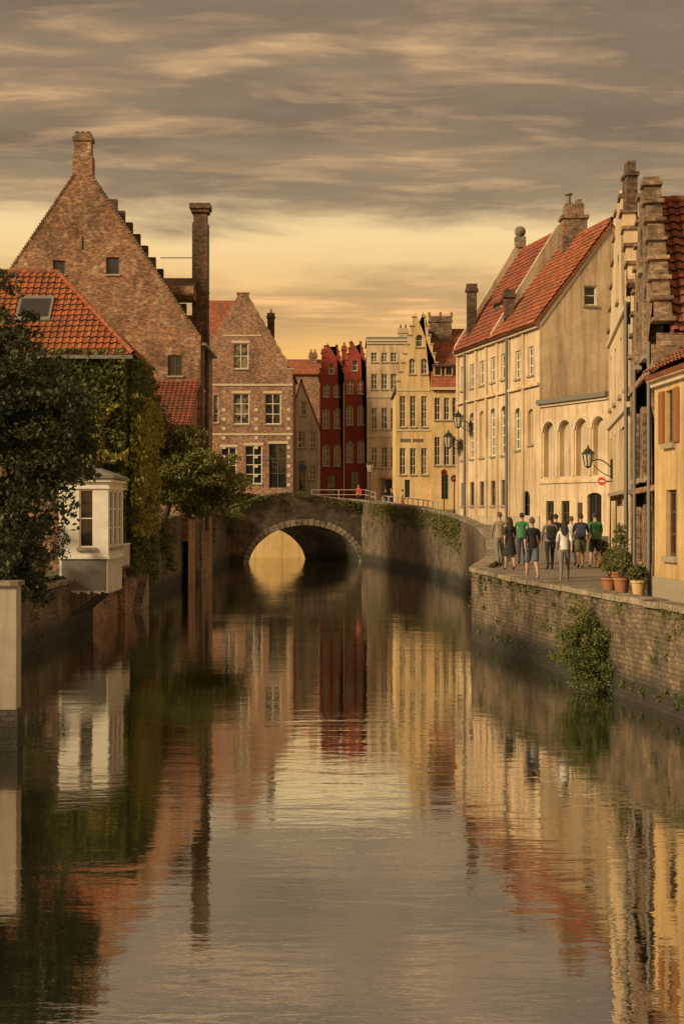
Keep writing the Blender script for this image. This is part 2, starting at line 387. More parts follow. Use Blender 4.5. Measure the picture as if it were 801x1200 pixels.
rows=[[(interp(XR,y)+.3,y,interp(ZR,y)),(interp(XR,y)+3.5,y,interp(ZR,y)),(40,y,interp(ZR,y)),(900,y,interp(ZR,y))] for y in ys]
G.grid('street','cobble',rows)
yl=[-300,-60,-10]+list(range(0,119,2))+[119.5]
rows=[[(-900,y,interp(ZL,y)),(-40,y,interp(ZL,y)),(interp(XL,y)-.3,y,interp(ZL,y))] for y in yl]
G.grid('garden_bank','earth',rows)
rows=[[(-900,y,z),(-.8,y,z),(900,y,z)] for y,z in ((134.0,5.2),(150,5.6),(400,6),(2500,6))]
G.grid('far_bank','cobble',rows)
G.build()
Wt=Obj('water'); Wt.face('water','water',[(-300,-300,0),(300,-300,0),(300,134.2,0),(-300,134.2,0)]); Wt.build(True)

def polywall(name,tabX,ztop,y0,y1,side,mat='quay',th=.45,step=.6,cop=True,jit=.025,copmat='stone'):
    B=Obj(name); n=int((y1-y0)/step)
    P=[]
    for i in range(n+1):
        y=y0+(y1-y0)*i/n; x=interp(tabX,y)+random.uniform(-jit,jit); P.append((x,y,ztop(y)+random.uniform(-jit,jit)))
    out=[[(x,y,-1.2) for x,y,z in P],[(x,y,z*.5) for x,y,z in P],[(x+random.uniform(-jit,jit),y,z) for x,y,z in P]]
    topr=[out[2],[(x+side*th,y,z) for x,y,z in P]]
    back=[topr[1],[(x+side*th,y,z-2) for x,y,z in P]]
    for g_ in (out,topr,back): B.grid('masonry',mat,g_ if side>0 else g_[::-1],None,False)
    if cop:
        y=y0
        while y<y1-.3:
            L=random.uniform(.7,1.3); e=min(y+L-.025,y1); xa,xb=interp(tabX,y),interp(tabX,e); j1=random.uniform(-.015,.015); za,zb=ztop(y)+.02,ztop(e)+.02+j1; h=.13+random.uniform(-.02,.02)
            o=(.06+random.uniform(-.02,.025))*side
            A=[(xa-o,y,za),(xb-o,e,zb),(xb+side*th+o,e,zb),(xa+side*th+o,y,za)]
            lo=[Vector(p) for p in A]; hi=[p+Vector((0,0,h)) for p in lo]
            if side<0: lo=lo[::-1]; hi=hi[::-1]
            B.face('coping_stones',copmat,hi[::1]); 
            for i in range(4): B.face('coping_stones',copmat,[lo[i],lo[(i+1)%4],hi[(i+1)%4],hi[i]])
            y+=L
    return B.build()
PR=[(-300,-.05),(47.9,-.05),(50,.02),(53,.08),(57,.18),(60,.35),(72,.5),(86,.6),(130,.5)]
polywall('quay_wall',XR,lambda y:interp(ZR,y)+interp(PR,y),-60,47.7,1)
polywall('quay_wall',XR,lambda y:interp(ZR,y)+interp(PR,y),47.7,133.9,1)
polywall('garden_wall',XL,lambda y:interp([(24,1.7),(50,1.75),(58,2.2),(60,3),(119,3)],y)+0*y,26,60,-1)
polywall('garden_wall',XL,lambda y:interp([(60,3.3),(72,3.6),(84,3.9),(119.5,4.1)],y),60,119.6,-1)
B=Obj('canal_wall')
for i in range(60):
    x=-60+i*1.0
    B.face('masonry','ochre_wall',[(x,133.9,-1),(x+1,133.9,-1),(x+1,133.9,5.2),(x,133.9,5.2)])
B.box('coping','stone',(-60,133.75,5.2),(0,134.3,5.38)); B.build()
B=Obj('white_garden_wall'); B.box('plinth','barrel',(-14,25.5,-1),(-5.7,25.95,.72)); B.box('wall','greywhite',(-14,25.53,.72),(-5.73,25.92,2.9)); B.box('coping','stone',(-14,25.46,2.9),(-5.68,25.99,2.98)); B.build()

# ---------------------------------------------------------------- bridge (skew arch)
B=Obj('stone_arch_bridge'); bx,by=-9.6,119.4; DB=7.5; SH=2.5; T0=frame(bx,by,.944,.33)
def T(s,v,w): return T0(s+SH*min(w,0)/DB,v,w)
sp0,sp1,crown=1.95,11.85,3.1
def ztop(s): return interp([(-1.5,4.0),(1,4.7),(3,5.35),(5,5.68),(6.5,5.7),(9,5.3),(12,4.85),(14,4.75)],s)
def arch(t,e=0):
    c=(sp0+sp1)/2; a=(sp1-sp0)/2+e; h=crown+e+.45; ang=math.pi*(1-t); return (c+a*math.cos(ang),-.45+h*math.sin(ang))
ol=[(-1.5,-1),(arch(0)[0],-1)]+[arch(i/24) for i in range(25)]+[(arch(1)[0],-1),(13.6,-1)]+[(s,ztop(s)) for s in [13.6-i*.755 for i in range(21)]]
facade(B,T,ol,[],'bridge','spandrel')
facade(B,lambda u,v,w:T(u,v,-DB),ol,[],'bridge','rear_spandrel')
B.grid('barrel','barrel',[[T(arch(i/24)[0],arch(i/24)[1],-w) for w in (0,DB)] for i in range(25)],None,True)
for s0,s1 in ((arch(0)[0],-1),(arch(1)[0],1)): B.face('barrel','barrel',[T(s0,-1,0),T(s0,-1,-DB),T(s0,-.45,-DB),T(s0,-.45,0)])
nv=31
for i in range(nv):
    t0,t1=i/nv+.003,(i+1)/nv-.003; pr=.05+random.uniform(0,.03)
    a,b,c,d=arch(t0),arch(t1),arch(t1,.5+random.uniform(-.04,.05)),arch(t0,.5)
    q=[T(p[0],p[1],pr) for p in (a,b,c,d)]; B.face('voussoirs','vous',q[::-1])
    k=[T(p[0],p[1],-.1) for p in (a,b,c,d)]
    for j in range(4): B.face('voussoirs','vous',[q[j],k[j],k[(j+1)%4],q[(j+1)%4]])
ss=[-1.5+i*.5 for i in range(31)]
jt=[random.uniform(-.03,.03) for _ in ss]
for w in (0,-DB+.4):
    B.grid('parapet_coping','bridge',[[T(s,ztop(s)+.02,w+.06) for s in ss],[T(s,ztop(s)+.14+j,w+.06) for s,j in zip(ss,jt)],[T(s,ztop(s)+.14+j,w-.46) for s,j in zip(ss,jt)],[T(s,ztop(s)+.02,w-.46) for s in ss]],None,False)
    B.grid('parapet','bridge',[[T(s,ztop(s),w-.4) for s in ss],[T(s,ztop(s)-1.1,w-.4) for s in ss]],None,False)
B.grid('deck','cobble',[[T(s,ztop(s)-.9,-.3) for s in ss],[T(s,ztop(s)-.9,-DB+.3) for s in ss]],None,False)
B.box('cutwater','bridge',(12.3,-1,0),(13.4,3.4,.35),T)
B.build()
Tb=T0
# ---------------------------------------------------------------- LEFT: big brick gable house
B=Obj('brick_gable_house'); Y=90
ax=-16.1; xr=-8.75; xl=-23.45; zap=wz(205,Y); zev=14.9
T=frame(xl,Y,1,0); W=xr-xl
wn=[win(wx(132,Y)-xl,wz(321,Y),.8,1.05,0,1,1,'framed','glass',lint=None),win(wx(69,Y)-xl,wz(321,Y),.75,.85,0,1,1,'framed','glass'),
    win(wx(205,Y)-xl,wz(440,Y),.9,1.3,.1,2,2,'framed'),win(wx(160,Y)-xl,wz(440,Y),.9,1.3,.1,2,2,'framed')]
gable_house(B,T,W,8,zev,zap-.25,wn,'brick','tiledark',outline=[(0,0),(W,0),(W,zev+.15),(W/2+.55,zap+.1),(W/2-.55,zap+.1),(0,zev+.15)],base=0,cap=False)
for i in range(60):
    t=i/60; u=W-(W/2-.5)*t; v=zev+.15+(zap-zev)*t
    B.box('verge_bricks','brick3',(u-.14,v-.02,-.36),(u+.01,v+.1+random.uniform(0,.03),.04),T)
    B.box('verge_bricks','brick3',(W-u-.01,v-.02,-.36),(W-u+.14,v+.1+random.uniform(0,.03),.04),T)
for i in range(13):
    u=W/2+.4+i*(W/2-.6)/13; v=zap-i*(zap-zev)/13
    B.box('rear_steps','brickdark',(u,v-1.6,-8.5),(u+.5,v+.25,-8.0),T)
B.box('chimney','brick',(ax-.62,Y+.02,zap-.4),(ax+.62,Y+.95,zap+1.2)); B.box('chimney','brick',(ax-.52,Y+.07,zap+1.2),(ax+.52,Y+.9,wz(164,Y)))
B.box('chimney','brick3',(ax-.62,Y-.02,wz(164,Y)),(ax+.62,Y+1,wz(159,Y))); B.box('chimney','brick3',(ax-.5,Y+.05,wz(159,Y)),(ax+.5,Y+.9,wz(155,Y)))
for i in range(3): B.box('chimney','brickdark',(ax-.45+i*.35,Y+.1,wz(155,Y)),(ax-.25+i*.35,Y+.8,wz(153,Y)))
cy=93.2; cx=wx(235,cy)
B.box('side_chimney','brickdark',(cx-.5,cy-.5,3),(cx+.5,cy+.6,wz(262,cy))); B.box('side_chimney','brickdark',(cx-.42,cy-.42,wz(262,cy)),(cx+.42,cy+.52,wz(250,cy)))
B.box('side_chimney','brickdark',(cx-.56,cy-.56,wz(250,cy)),(cx+.56,cy+.66,wz(246,cy))); B.box('side_chimney','brickdark',(cx-.66,cy-.66,wz(246,cy)),(cx+.66,cy+.76,wz(240,cy)))
for i in range(8): B.box('side_chimney','brickdark',(cx-.52,cy-.52,12+i*.9),(cx+.52,cy+.62,12.08+i*.9))
B.tube('iron_tie','iron',(wx(188,93),93,wz(302,93)),(cx-.4,93,wz(302,93)),.03,.03,5)
for (u,v) in ((5.4,12.0),(9.3,12.0),(7.35,16.8),(7.35,20.5),(3.4,13)):
    B.box('wall_anchors','iron',(u-.03,v,.0),(u+.03,v+.8,.05),T)
B.box('dormer','brick2',(-12.2,90.9,wz(352,92)),(-9.3,93,wz(338,92))); slab(B,[(-12.4,90.6,wz(348,92)),(-9.2,90.6,wz(348,92)),(-9.4,93.2,wz(322,92)),(-11.9,93.2,wz(322,92))],'tiledark')
for j in range(3):
    for i in range(2): 
        T2=frame(xr+.004,Y+1.2+i*3.2,0,1)
        B.box('side_windows','glass',(0,5.5+j*3.2,.01),(.9,7.1+j*3.2,.03),T2); B.box('side_windows','frame',(-.08,5.4+j*3.2,.0),(.98,5.5+j*3.2,.08),T2)
B.tube('drainpipe','lead',(xr+.1,Y+.3,3),(xr+.1,Y+.3,zev-.2),.06,.06,6)
B.box('gutter','lead',(xr+.05,Y,zev-.35),(xr+.32,Y+8,zev-.18))
B.build()
B=Obj('tiled_annexe'); x0=-15.5;x1=-8.95; 
T=frame(x0,84.5,1,0); facade(B,T,[(0,2.5),(x1-x0,2.5),(x1-x0,9.4),(0,9.4)],[win(1.6,5,1,1.5),win(4.2,5,1,1.5)],'brick2')
B.face('walls','brick2',[(x1,84.5,0),(x1,90,0),(x1,90,9.4),(x1,84.5,9.4)]); B.face('walls','brick2',[(x1,84.5,9.4),(x1,90,9.4),(x1,89.9,12.2)])
pantiles(B,(x0,84.1,9.2),(x1+.15,84.1,9.2),(x0,89.6,12.3),'tilered'); B.build()

# orange roof, ivy covered house
B=Obj('orange_roof_house'); X1=-8.95; X0=-22; Y0=60; Y1=67; ze=10.75; Yr=63.5; zr=wz(320,63.5); xa=wx(68,63.5)
T=frame(X0,Y0,1,0); facade(B,T,[(0,0),(X1-X0,0),(X1-X0,ze),(0,ze)],[win(9,7.2,1,1.5),win(6.5,7.2,1,1.5),win(11.3,3.4,.9,1.4)],'brick2')
T2=frame(X1,Y0,0,1); facade(B,T2,[(0,0),(7,0),(7,ze),(0,ze)],[win(2,6.9,.8,1.3),win(4.8,4.2,.8,1.3)],'brick2')
B.face('walls','brick2',[(X1,Y1,0),(X0,Y1,0),(X0,Y1,ze),(X1,Y1,ze)])
W=X1+.3-X0
pantiles(B,(X0,Y0-.3,ze-.1),(X1+.3,Y0-.3,ze-.1),(X0,Yr,zr),'tileor',lambda u,v,W,L:u<W-(W-(xa-X0))*v/L+.05)
slab(B,[(X0,Y0-.25,ze-.2),(X1+.25,Y0-.25,ze-.2),(xa,Yr,zr-.1),(X0,Yr,zr-.1)],'tileor',.1,'roof_deck')
def ins(u,v,W,L): return abs(u-W/2)<W/2*(1-v/L)+.05
pantiles(B,(X1+.3,Y0-.3,ze-.1),(X1+.3,Y1+.3,ze-.1),Vector((X1+.3,Y0-.3,ze-.1))+Vector((xa-X1-.3,0,zr-ze+.1)),'tileor',ins)
slab(B,[(X1+.25,Y0-.25,ze-.2),(X1+.25,Y1+.25,ze-.2),(xa,Yr,zr-.1)],'tileor',.1,'roof_deck')
slab(B,[(X1+.25,Y1+.25,ze-.2),(X0,Y1+.25,ze-.2),(X0,Yr,zr-.1),(xa,Yr,zr-.1)],'tileor',.1,'roof_deck')
ridge(B,(X0,Yr,zr+.05),(xa,Yr,zr+.05),'tile'); ridge(B,(xa,Yr,zr+.05),(X1+.35,Y0-.35,ze),'tile',.12,.36)
def rp(x,t,o):
    y=Y0+(Yr-Y0)*t; return Vector((x,y-o*.6,ze+(zr-ze)*t+o))
sx0,sx1=wx(19,61.5),wx(60,61.5)
for a,b,o,mt,ky in ((.36,.66,.16,'lead','skylight_frame'),):
    P=[rp(sx0,a,o),rp(sx1,a,o),rp(sx1,b,o),rp(sx0,b,o)]; Q=[rp(sx0,a,-.05),rp(sx1,a,-.05),rp(sx1,b,-.05),rp(sx0,b,-.05)]
    B.face(ky,mt,P); [B.face(ky,mt,[P[i],Q[i],Q[(i+1)%4],P[(i+1)%4]]) for i in range(4)]
P=[rp(sx0+.12,.40,.175),rp(sx1-.12,.40,.175),rp(sx1-.12,.62,.175),rp(sx0+.12,.62,.175)]; B.face('skylight_glass','glass',P)
B.box('gutter','lead',(X0,Y0-.5,ze-.25),(X1+.35,Y0-.32,ze-.1))
B.build()

B=Obj('brick_outbuilding'); T=frame(-15,54,1,0)
facade(B,T,[(0,0),(5.75,0),(5.75,4.7),(0,4.7)],[win(3.2,2.5,.9,1.4)],'brick2')
facade(B,frame(-9.25,54,0,1),[(0,0),(6,0),(6,4.7),(0,4.7)],[win(3.4,2.7,.9,1.2,0,2,2)],'brick2')
pantiles(B,(-9.0,53.8,4.6),(-9.0,60,4.6),(-12,53.8,6.2),'tiledark'); B.build()
B=Obj('white_bay_window'); ox0,ox1,oy0,oy1=-9.75,-8.05,50,53.4
T=frame(ox0,oy0,1,0)
facade(B,T,[(0,2.65),(1.7,2.65),(1.7,5.3),(0,5.3)],[win(.95,2.98,.5,2.0,0,1,2,'frame','glass',d=.09)],'whitepaint')
T2=frame(ox1,oy0,0,1)
facade(B,T2,[(0,2.65),(3.4,2.65),(3.4,5.3),(0,5.3)],[win(.75,2.98,.8,2.0,0,1,3,'frame','glass',d=.09),win(1.75,2.98,.8,2.0,0,1,3,'frame','glass',d=.09),win(2.75,2.98,.8,2.0,0,1,3,'frame','glass',d=.09)],'whitepaint')
B.face('walls','whitepaint',[(ox1,oy1,2.6),(ox0,oy1,2.6),(ox0,oy1,5.3),(ox1,oy1,5.3)])
for i in range(14):
    u=.06+i*.12; B.box('skirt_boards','whitepaint',(u-.05,1.45-.04*(i%3),-.06),(u+.05,2.6,-.02-.02*(i%2)),T)
for i in range(28):
    u=.06+i*.12; B.box('skirt_boards','whitepaint',(u-.05,1.45-.04*(i%3),-.06),(u+.05,2.6,-.02-.02*(i%2)),T2)
B.box('skirt_back','lead',(.0,1.5,-1.6),(3.3,2.6,-.08),T2)
for z,o in ((2.58,.06),(5.0,.05),(5.24,.12)):
    B.box('mouldings','whitepaint',(-.02,z,-.02),(1.7+o,z+.09,o),T); B.box('mouldings','whitepaint',(.0,z,-.02),(3.4,z+.089,o),T2)
B.box('bay_roof','lead',(ox0-.3,oy0-.2,5.36),(ox1+.22,oy1+.2,5.44))
slab(B,[(ox0-.3,oy0-.15,5.46),(ox1+.18,oy0-.15,5.46),(ox0+.6,oy0+1.2,5.95),(ox0-.3,oy0+1.2,5.95)],'lead',.02); slab(B,[(ox1+.18,oy0-.15,5.46),(ox1+.18,oy1+.15,5.46),(ox0+.6,oy1-1,5.95),(ox0+.6,oy0+1.2,5.95)],'lead',.02)
slab(B,[(ox0-.3,oy0+1.2,5.95),(ox0+.6,oy0+1.2,5.95),(ox0+.6,oy1,5.95),(ox0-.3,oy1,5.95)],'lead',.02)
for yy in (50.3,51.8,53.2): B.tube('brackets','framed',(-9.3,yy,.6),(-8.2,yy,1.5),.06,.06,6)
B.build()
B=Obj('timber_summer_house'); B.box('walls','framed',(-11.5,70.5,3),(-9.4,72.6,5.2)); B.box('door','whitepaint',(-9.399,71,3.5),(-9.36,71.9,5)); slab(B,[(-11.7,70.2,5.2),(-9.1,70.2,5.2),(-9.1,72.8,5.2),(-11.7,72.8,5.8)],'lead'); B.build()
B=Obj('balcony'); B.box('floor','framed',(-9.3,56,2.0),(-8.5,58.2,2.1)); 
for i in range(12): B.box('balusters','whitepaint',(-8.55,56+i*.19,2.1),(-8.5,56.05+i*.19,2.9))
B.box('handrail','whitepaint',(-8.57,55.95,2.9),(-8.48,58.2,2.96)); B.build()
B=Obj('landing_steps')
for i in range(5): B.box('steps','stone',(-9.3,62.2+i*.5,-.3),(-8.6,62.72+i*.5-.01,.25+i*.3))
B.build()

# ---------------------------------------------------------------- far left brick house
B=Obj('brick_townhouse'); Y=135; x0=wx(226,Y); x1=wx(343,Y); T=frame(x0,Y,1,0); W=x1-x0
def fw(px0,px1,py0,py1,**k):
    u0,u1=wx(px0,Y)-x0,wx(px1,Y)-x0; v0,v1=wz(py1,Y),wz(py0,Y); return win((u0+u1)/2,v0,u1-u0,v1-v0,**k)
wn=[fw(273,291,402,432,ny=2,nx=2,lint='trim'),fw(273,292,461,497,lint='trim'),fw(310,329,461,497,lint='trim'),fw(250,256,463,495,nx=1),
    fw(259,277,524,556,lint='trim',nx=2),fw(287,307,522,567,ny=4,lint='trim'),fw(315,336,520,572,fr='green',ny=3,lint='trim',sill=False)]
c=W/2; zt=wz(343,Y)
ol=[(0,4),(W,4),(W,wz(433,Y)),(W-.5,wz(433,Y)),(W-.5,wz(424,Y))]
for i in range(7):
    t=i/7; ol+= [(W-.5-(W/2-1.1)*t-.0,wz(424,Y)+(zt-.5-wz(424,Y))*t+(.0)),(W-.5-(W/2-1.1)*t-.12,wz(424,Y)+(zt-.5-wz(424,Y))*t+.35)][(0 if i else 1):]
ol+=[(c+.55,zt-.4),(c+.55,zt),(c-.55,zt),(c-.55,zt-.4),(0,wz(433,Y))]
gable_house(B,T,W,9,wz(437,Y),zt-.8,wn,'brick2','tiledark',outline=ol,base=4,cap=True)
for py in (452,510): B.box('string_course','trim',(0,wz(py,Y),0),(W,wz(py,Y)+.18,.07),T)
for px in (300,): B.box('string_course','trim',(wx(262,Y)-x0,wz(394,Y),0),(wx(306,Y)-x0,wz(394,Y)+.15,.06),T)
for px in (262,300,338):
    for i in range(9): B.box('quoins','trim',(wx(px,Y)-x0-.16,wz(570-i*11,Y),0),(wx(px,Y)-x0+.16,wz(570-i*11,Y)+.3,.03),T)
chimney(B,wx(317,137),137.5,wz(420,137),wz(366,137),.65,.65,'brickdark',1); B.build()
B=Obj('brick_townhouse'); Y=147
facade(B,frame(wx(225,Y),Y,1,0),[(0,4),(7,4),(7,wz(400,Y)),(0,wz(400,Y))],[],'brick2')
slab(B,[(wx(225,Y),Y-.3,wz(402,Y)),(wx(292,Y),Y-.3,wz(402,Y)),(wx(278,Y),Y+4,wz(352,Y+4)),(wx(225,Y),Y+4,wz(352,Y+4))],'tile'); B.build()
B=Obj('background_house'); Y=165
B.box('walls','brick2',(wx(328,Y),Y,5),(wx(384,Y),Y+8,wz(438,Y))); slab(B,[(wx(326,Y),Y-.3,wz(438,Y)),(wx(386,Y),Y-.3,wz(438,Y)),(wx(378,Y),Y+4,wz(421,Y+4)),(wx(330,Y),Y+4,wz(421,Y+4))],'tile')
chimney(B,wx(366,Y),Y+3,wz(440,Y),wz(410,Y),.9,.7,'brick2',2); B.build()
B=Obj('white_house'); Y=146; x0=wx(338,Y); x1=wx(374,Y); T=frame(x0,Y,1,0); W=x1-x0
facade(B,T,[(0,4),(W,4),(W,wz(500,Y)),(wx(352,Y)-x0,wz(446,Y)),(0,wz(500,Y))],[fw(352,359,470,487,nx=1,ny=2),fw(349,358,505,525),fw(363,370,505,525),fw(350,357,540,575,fr='green',nx=1,sill=False),fw(362,370,545,562)],'white')
slab(B,[T(W+.2,wz(505,Y),-1.2),T(W+.2,wz(505,Y),-7),T(wx(353,Y)-x0,wz(444,Y),-6),T(wx(353,Y)-x0,wz(444,Y),.1),T(W+.2,wz(503,Y),.1)],'tilered')
slab(B,[T(-.3,wz(503,Y),.1),T(wx(352.5,Y)-x0,wz(444,Y),.1),T(wx(352.5,Y)-x0,wz(444,Y),-6),T(-.3,wz(503,Y),-7)],'tilered')
B.tube('round_sign','bluepaint',T(wx(355,Y)-x0,wz(548,Y),.02),T(wx(355,Y)-x0,wz(548,Y),.1),.35,.35,16); B.build()
def px_house(name,Y,pa,pb,peave,ppeak,wins,wall,roof,n,depth=9,base=4.5,cap=.9,chim=None,extra=None,trim='trim'):
    B=Obj(name); x0=wx(pa,Y); x1=wx(pb,Y); T=frame(x0,Y,1,0); W=x1-x0
    def f(px0,px1,py0,py1,**k):
        u0,u1=wx(px0,Y)-x0,wx(px1,Y)-x0; v0,v1=wz(py1,Y),wz(py0,Y); return win((u0+u1)/2,v0,u1-u0,v1-v0,**k)
    wn=[f(*a,**k) for a,k in wins]
    ol=steps(0,W,wz(peave,Y),wz(ppeak,Y),n,cap,base)
    gable_house(B,T,W,depth,wz(peave,Y),wz(ppeak,Y)-.9,wn,wall,roof,outline=ol,base=base,copmat=trim)
    if chim: 
        for c in chim: chimney(B,wx(c[0],Y+c[3]),Y+c[3],wz(c[1],Y)-3,wz(c[1],Y),c[2],.8,c[4],1)
    if extra: extra(B,T,x0,W)
    return B.build()
rw=[((385,391,426,438),dict(nx=1,ny=2,arch=.3)),((379,386,449,465),dict(arch=.3)),((391,398,449,465),dict(arch=.3)),((378,386,478,502),dict(arch=.3)),((391,399,478,502),dict(arch=.3)),((378,386,520,546),dict(arch=.3)),((391,399,520,546),dict(arch=.3)),((383,393,556,580),dict(fr='green',sill=False))]
px_house('red_brick_house',146,374.5,402.5,436,402,rw,'redwall','tilered',5,trim='redwall',chim=[(380,405,.6,3,'redwall')])
px_house('red_brick_house',145.6,402.8,430,432,398,[((a[0]+27.5,a[1]+27.5,a[2]-4,a[3]-4),k) for a,k in rw],'redwall','tilered',5,trim='redwall',chim=[(403,400,.5,4,'redwall')])
B=Obj('cream_townhouse'); Y=142; x0=wx(430,Y); x1=wx(483,Y); T=frame(x0,Y,1,0); W=x1-x0
wn=[]
for px in (438,450,461): 
    for a,b in ((413,424),(438,456),(478,503),(524,548)): wn.append(fw(px-3.6,px+3.6,a,b,nx=2,ny=3))
facade(B,T,[(0,4.5),(W,4.5),(W,wz(400,Y)),(0,wz(400,Y))],wn,'cream')
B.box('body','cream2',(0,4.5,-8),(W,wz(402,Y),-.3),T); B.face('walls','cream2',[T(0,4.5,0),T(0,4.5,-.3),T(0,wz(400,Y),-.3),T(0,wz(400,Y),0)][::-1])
for py,o in ((400,.22),(403,.12),(466,.08),(512,.08)): B.box('cornices','trim',(-.05,wz(py,Y),-.1),(W,wz(py,Y)+.22,o),T)
B.box('roof','lead',(-.1,wz(398,Y),-8),(W,wz(395,Y),.15),T)
chimney(B,wx(472,146),146,wz(398,Y),wz(385,146),1,.7,'cream2',2)
B.box('dark_shopfront','glass',(1.4,5.4,.01),(3.2,7.4,.05),T); B.box('awning','shutter',(1.3,7.4,.0),(3.3,7.6,.5),T); B.build()
def ex(B,T,x0,W):
    Y=122
    for py in (458,505,): B.box('string_course','trim',(0,wz(py,Y),0),(W*.74,wz(py,Y)+.14,.06),T)
    x=.35
    for ch in 'HOTEL SIGNS':
        if ch!=' ': B.box('lettering','framed',(x,wz(518,Y),.01),(x+.11,wz(514,Y),.03),T)
        x+=.18
hw=[((487,495,392,406),dict(nx=1,ny=2,arch=.3)),((479,486,420,438),dict(arch=.25)),((493,500,420,438),dict(arch=.25)),
    ((468,475,464,500),dict(ny=4)),((480,487,464,500),dict(ny=4)),((493,500,464,500),dict(ny=4)),
    ((468,475,525,556),dict(ny=3)),((480,487,525,556),dict(ny=3)),((493,500,525,556),dict(ny=3)),((474,480,562,583),dict(fr='green',sill=False))]
px_house('hotel_gabled_house',122,464,518,452,366,hw,'yellow','tiledark',8,base=4,cap=.7,extra=ex,trim='yellow2')
B=Obj('yellow_townhouse'); Y=121; x0=wx(505.3,Y); x1=wx(552,Y); T=frame(x0,Y,1,0); W=x1-x0
wn=[fw(px-3.3,px+3.3,a,b) for px in (512,523,533) for a,b in ((466,492),(512,545))]+[fw(517,525,556,585,fr='green',sill=False)]
facade(B,T,[(0,4),(W,4),(W,wz(455,Y)),(0,wz(455,Y))],wn,'yellow')
B.box('body','yellow2',(.02,4,-8),(W,wz(457,Y),-.3),T)
slab(B,[T(-.0,wz(457,Y),.25),T(W,wz(457,Y),.25),T(W,wz(378,Y),-4),T(-.0,wz(378,Y),-4)],'tile'); B.box('cornice','trim',(0,wz(457,Y),.0),(W,wz(454,Y),.3),T)
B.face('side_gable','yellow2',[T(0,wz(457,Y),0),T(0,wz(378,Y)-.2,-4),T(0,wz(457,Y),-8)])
slab(B,[T(-.0,wz(457,Y),-8.2),T(W,wz(457,Y),-8.2),T(W,wz(378,Y),-4),T(-.0,wz(378,Y),-4)],'tile')
chimney(B,wx(516,124),124.5,wz(400,124),wz(370,124),1.9,.8,'brick3',3); 
for px in (513,526):
    B.box('dormers','yellow2',(wx(px,Y)-x0-.35,wz(440,Y),-1.6),(wx(px,Y)-x0+.35,wz(427,Y),-.6),T); B.box('dormers','glass',(wx(px,Y)-x0-.22,wz(438,Y),-.6),(wx(px,Y)-x0+.22,wz(429,Y),-.58),T)
    slab(B,[T(wx(px,Y)-x0-.45,wz(427,Y),-.4),T(wx(px,Y)-x0+.45,wz(427,Y),-.4),T(wx(px,Y)-x0+.4,wz(420,Y),-2.6),T(wx(px,Y)-x0-.4,wz(420,Y),-2.6)],'tiledark')
B.build()

# ---------------------------------------------------------------- RIGHT: long convent building
B=Obj('long_cream_building'); T=frame(7.6,95,3.3,-15); LN=15.36; ev=14.8
wn=[]
for i,u in enumerate((1.1,3.0,5.0,7.2,9.2)):
    wn.append(win(u,12.1,.95,1.5,0,2,2)); wn.append(win(u,7.6,.95,2.9,.3,2,5,blind='cream2' if i==2 else None)); wn.append(win(u,4.6,.9,1.5,0,2,2,'framed'))
wn+=[win(11.7,11.9,.9,1.6,0,2,3),win(13.9,11.9,.9,1.6,0,2,3),win(11.7,7.8,.95,2.4,.3,2,4),win(13.9,8,.9,2,.3,2,4,blind='cream2'),win(13.2,3.0,1.1,2.4,.4,2,3,'framed',sill=False)]
facade(B,T,[(0,2),(LN,2),(LN,ev),(0,ev)],wn,'cream')
for u in (.1,2.05,4.0,6.1,8.2,10.3,12.8): B.box('pilasters','cream',(u-.14,2.5,0),(u+.14,ev-.5,.13),T)
B.box('cornice','trim',(0,ev-.42,0),(LN,ev-.2,.22),T); B.box('cornice','cream',(0,ev-.2,0),(LN,ev-.02,.38),T); B.box('plinth','cream2',(0,2,0),(LN,4.0,.07),T)
B.box('string_course','cream',(0,11.2,0),(LN,11.36,.17),T)
for u in (10.3,2.05): B.tube('drainpipe','lead',T(u,3,.22),T(u,ev-.3,.22),.07,.07,6)
TG=frame(10.9,80,.977,.215); wg=4.2; zr1=20.4; zr2=21.35; usp=7.6
facade(B,TG,[(0,2),(8.4,2),(8.4,ev),(4.2,zr1),(0,ev)],[win(2.96,15.7,.75,1.1,0,1,2,'frame','glass')],'cream')
def E(u,v,w): return T(u,v,w)
pantiles(B,E(usp,ev-.2,.45),E(LN+.12,ev-.2,.45),E(usp,zr1+.1,-wg),'tile')
pantiles(B,E(.2,ev-.2,.45),E(usp,ev-.2,.45),E(.2,zr2,-wg),'tilered')
slab(B,[E(usp,zr1,-wg),E(LN+.1,zr1,-wg),E(LN+.1,ev,-2*wg),E(usp,ev,-2*wg)],'tile'); slab(B,[E(0.2,zr2,-wg),E(usp,zr2,-wg),E(usp,ev,-2*wg),E(0.2,ev,-2*wg)],'tilered')
ridge(B,E(usp,zr1+.15,-wg),E(LN+.1,zr1+.15,-wg),'tile'); ridge(B,E(.2,zr2+.05,-wg),E(usp,zr2+.05,-wg),'tile')
for sgn in (0,1):
    a=(0,ev-.15) if sgn==0 else (8.4,ev-.15); b_=(4.2,zr1-.12)
    P=[TG(a[0],a[1]-.22,.05),TG(b_[0],b_[1]-.28,.05),TG(b_[0],b_[1]+.0,.05),TG(a[0],a[1]+.0,.05)]; B.face('verge_band','trim',P if sgn==0 else P[::-1])
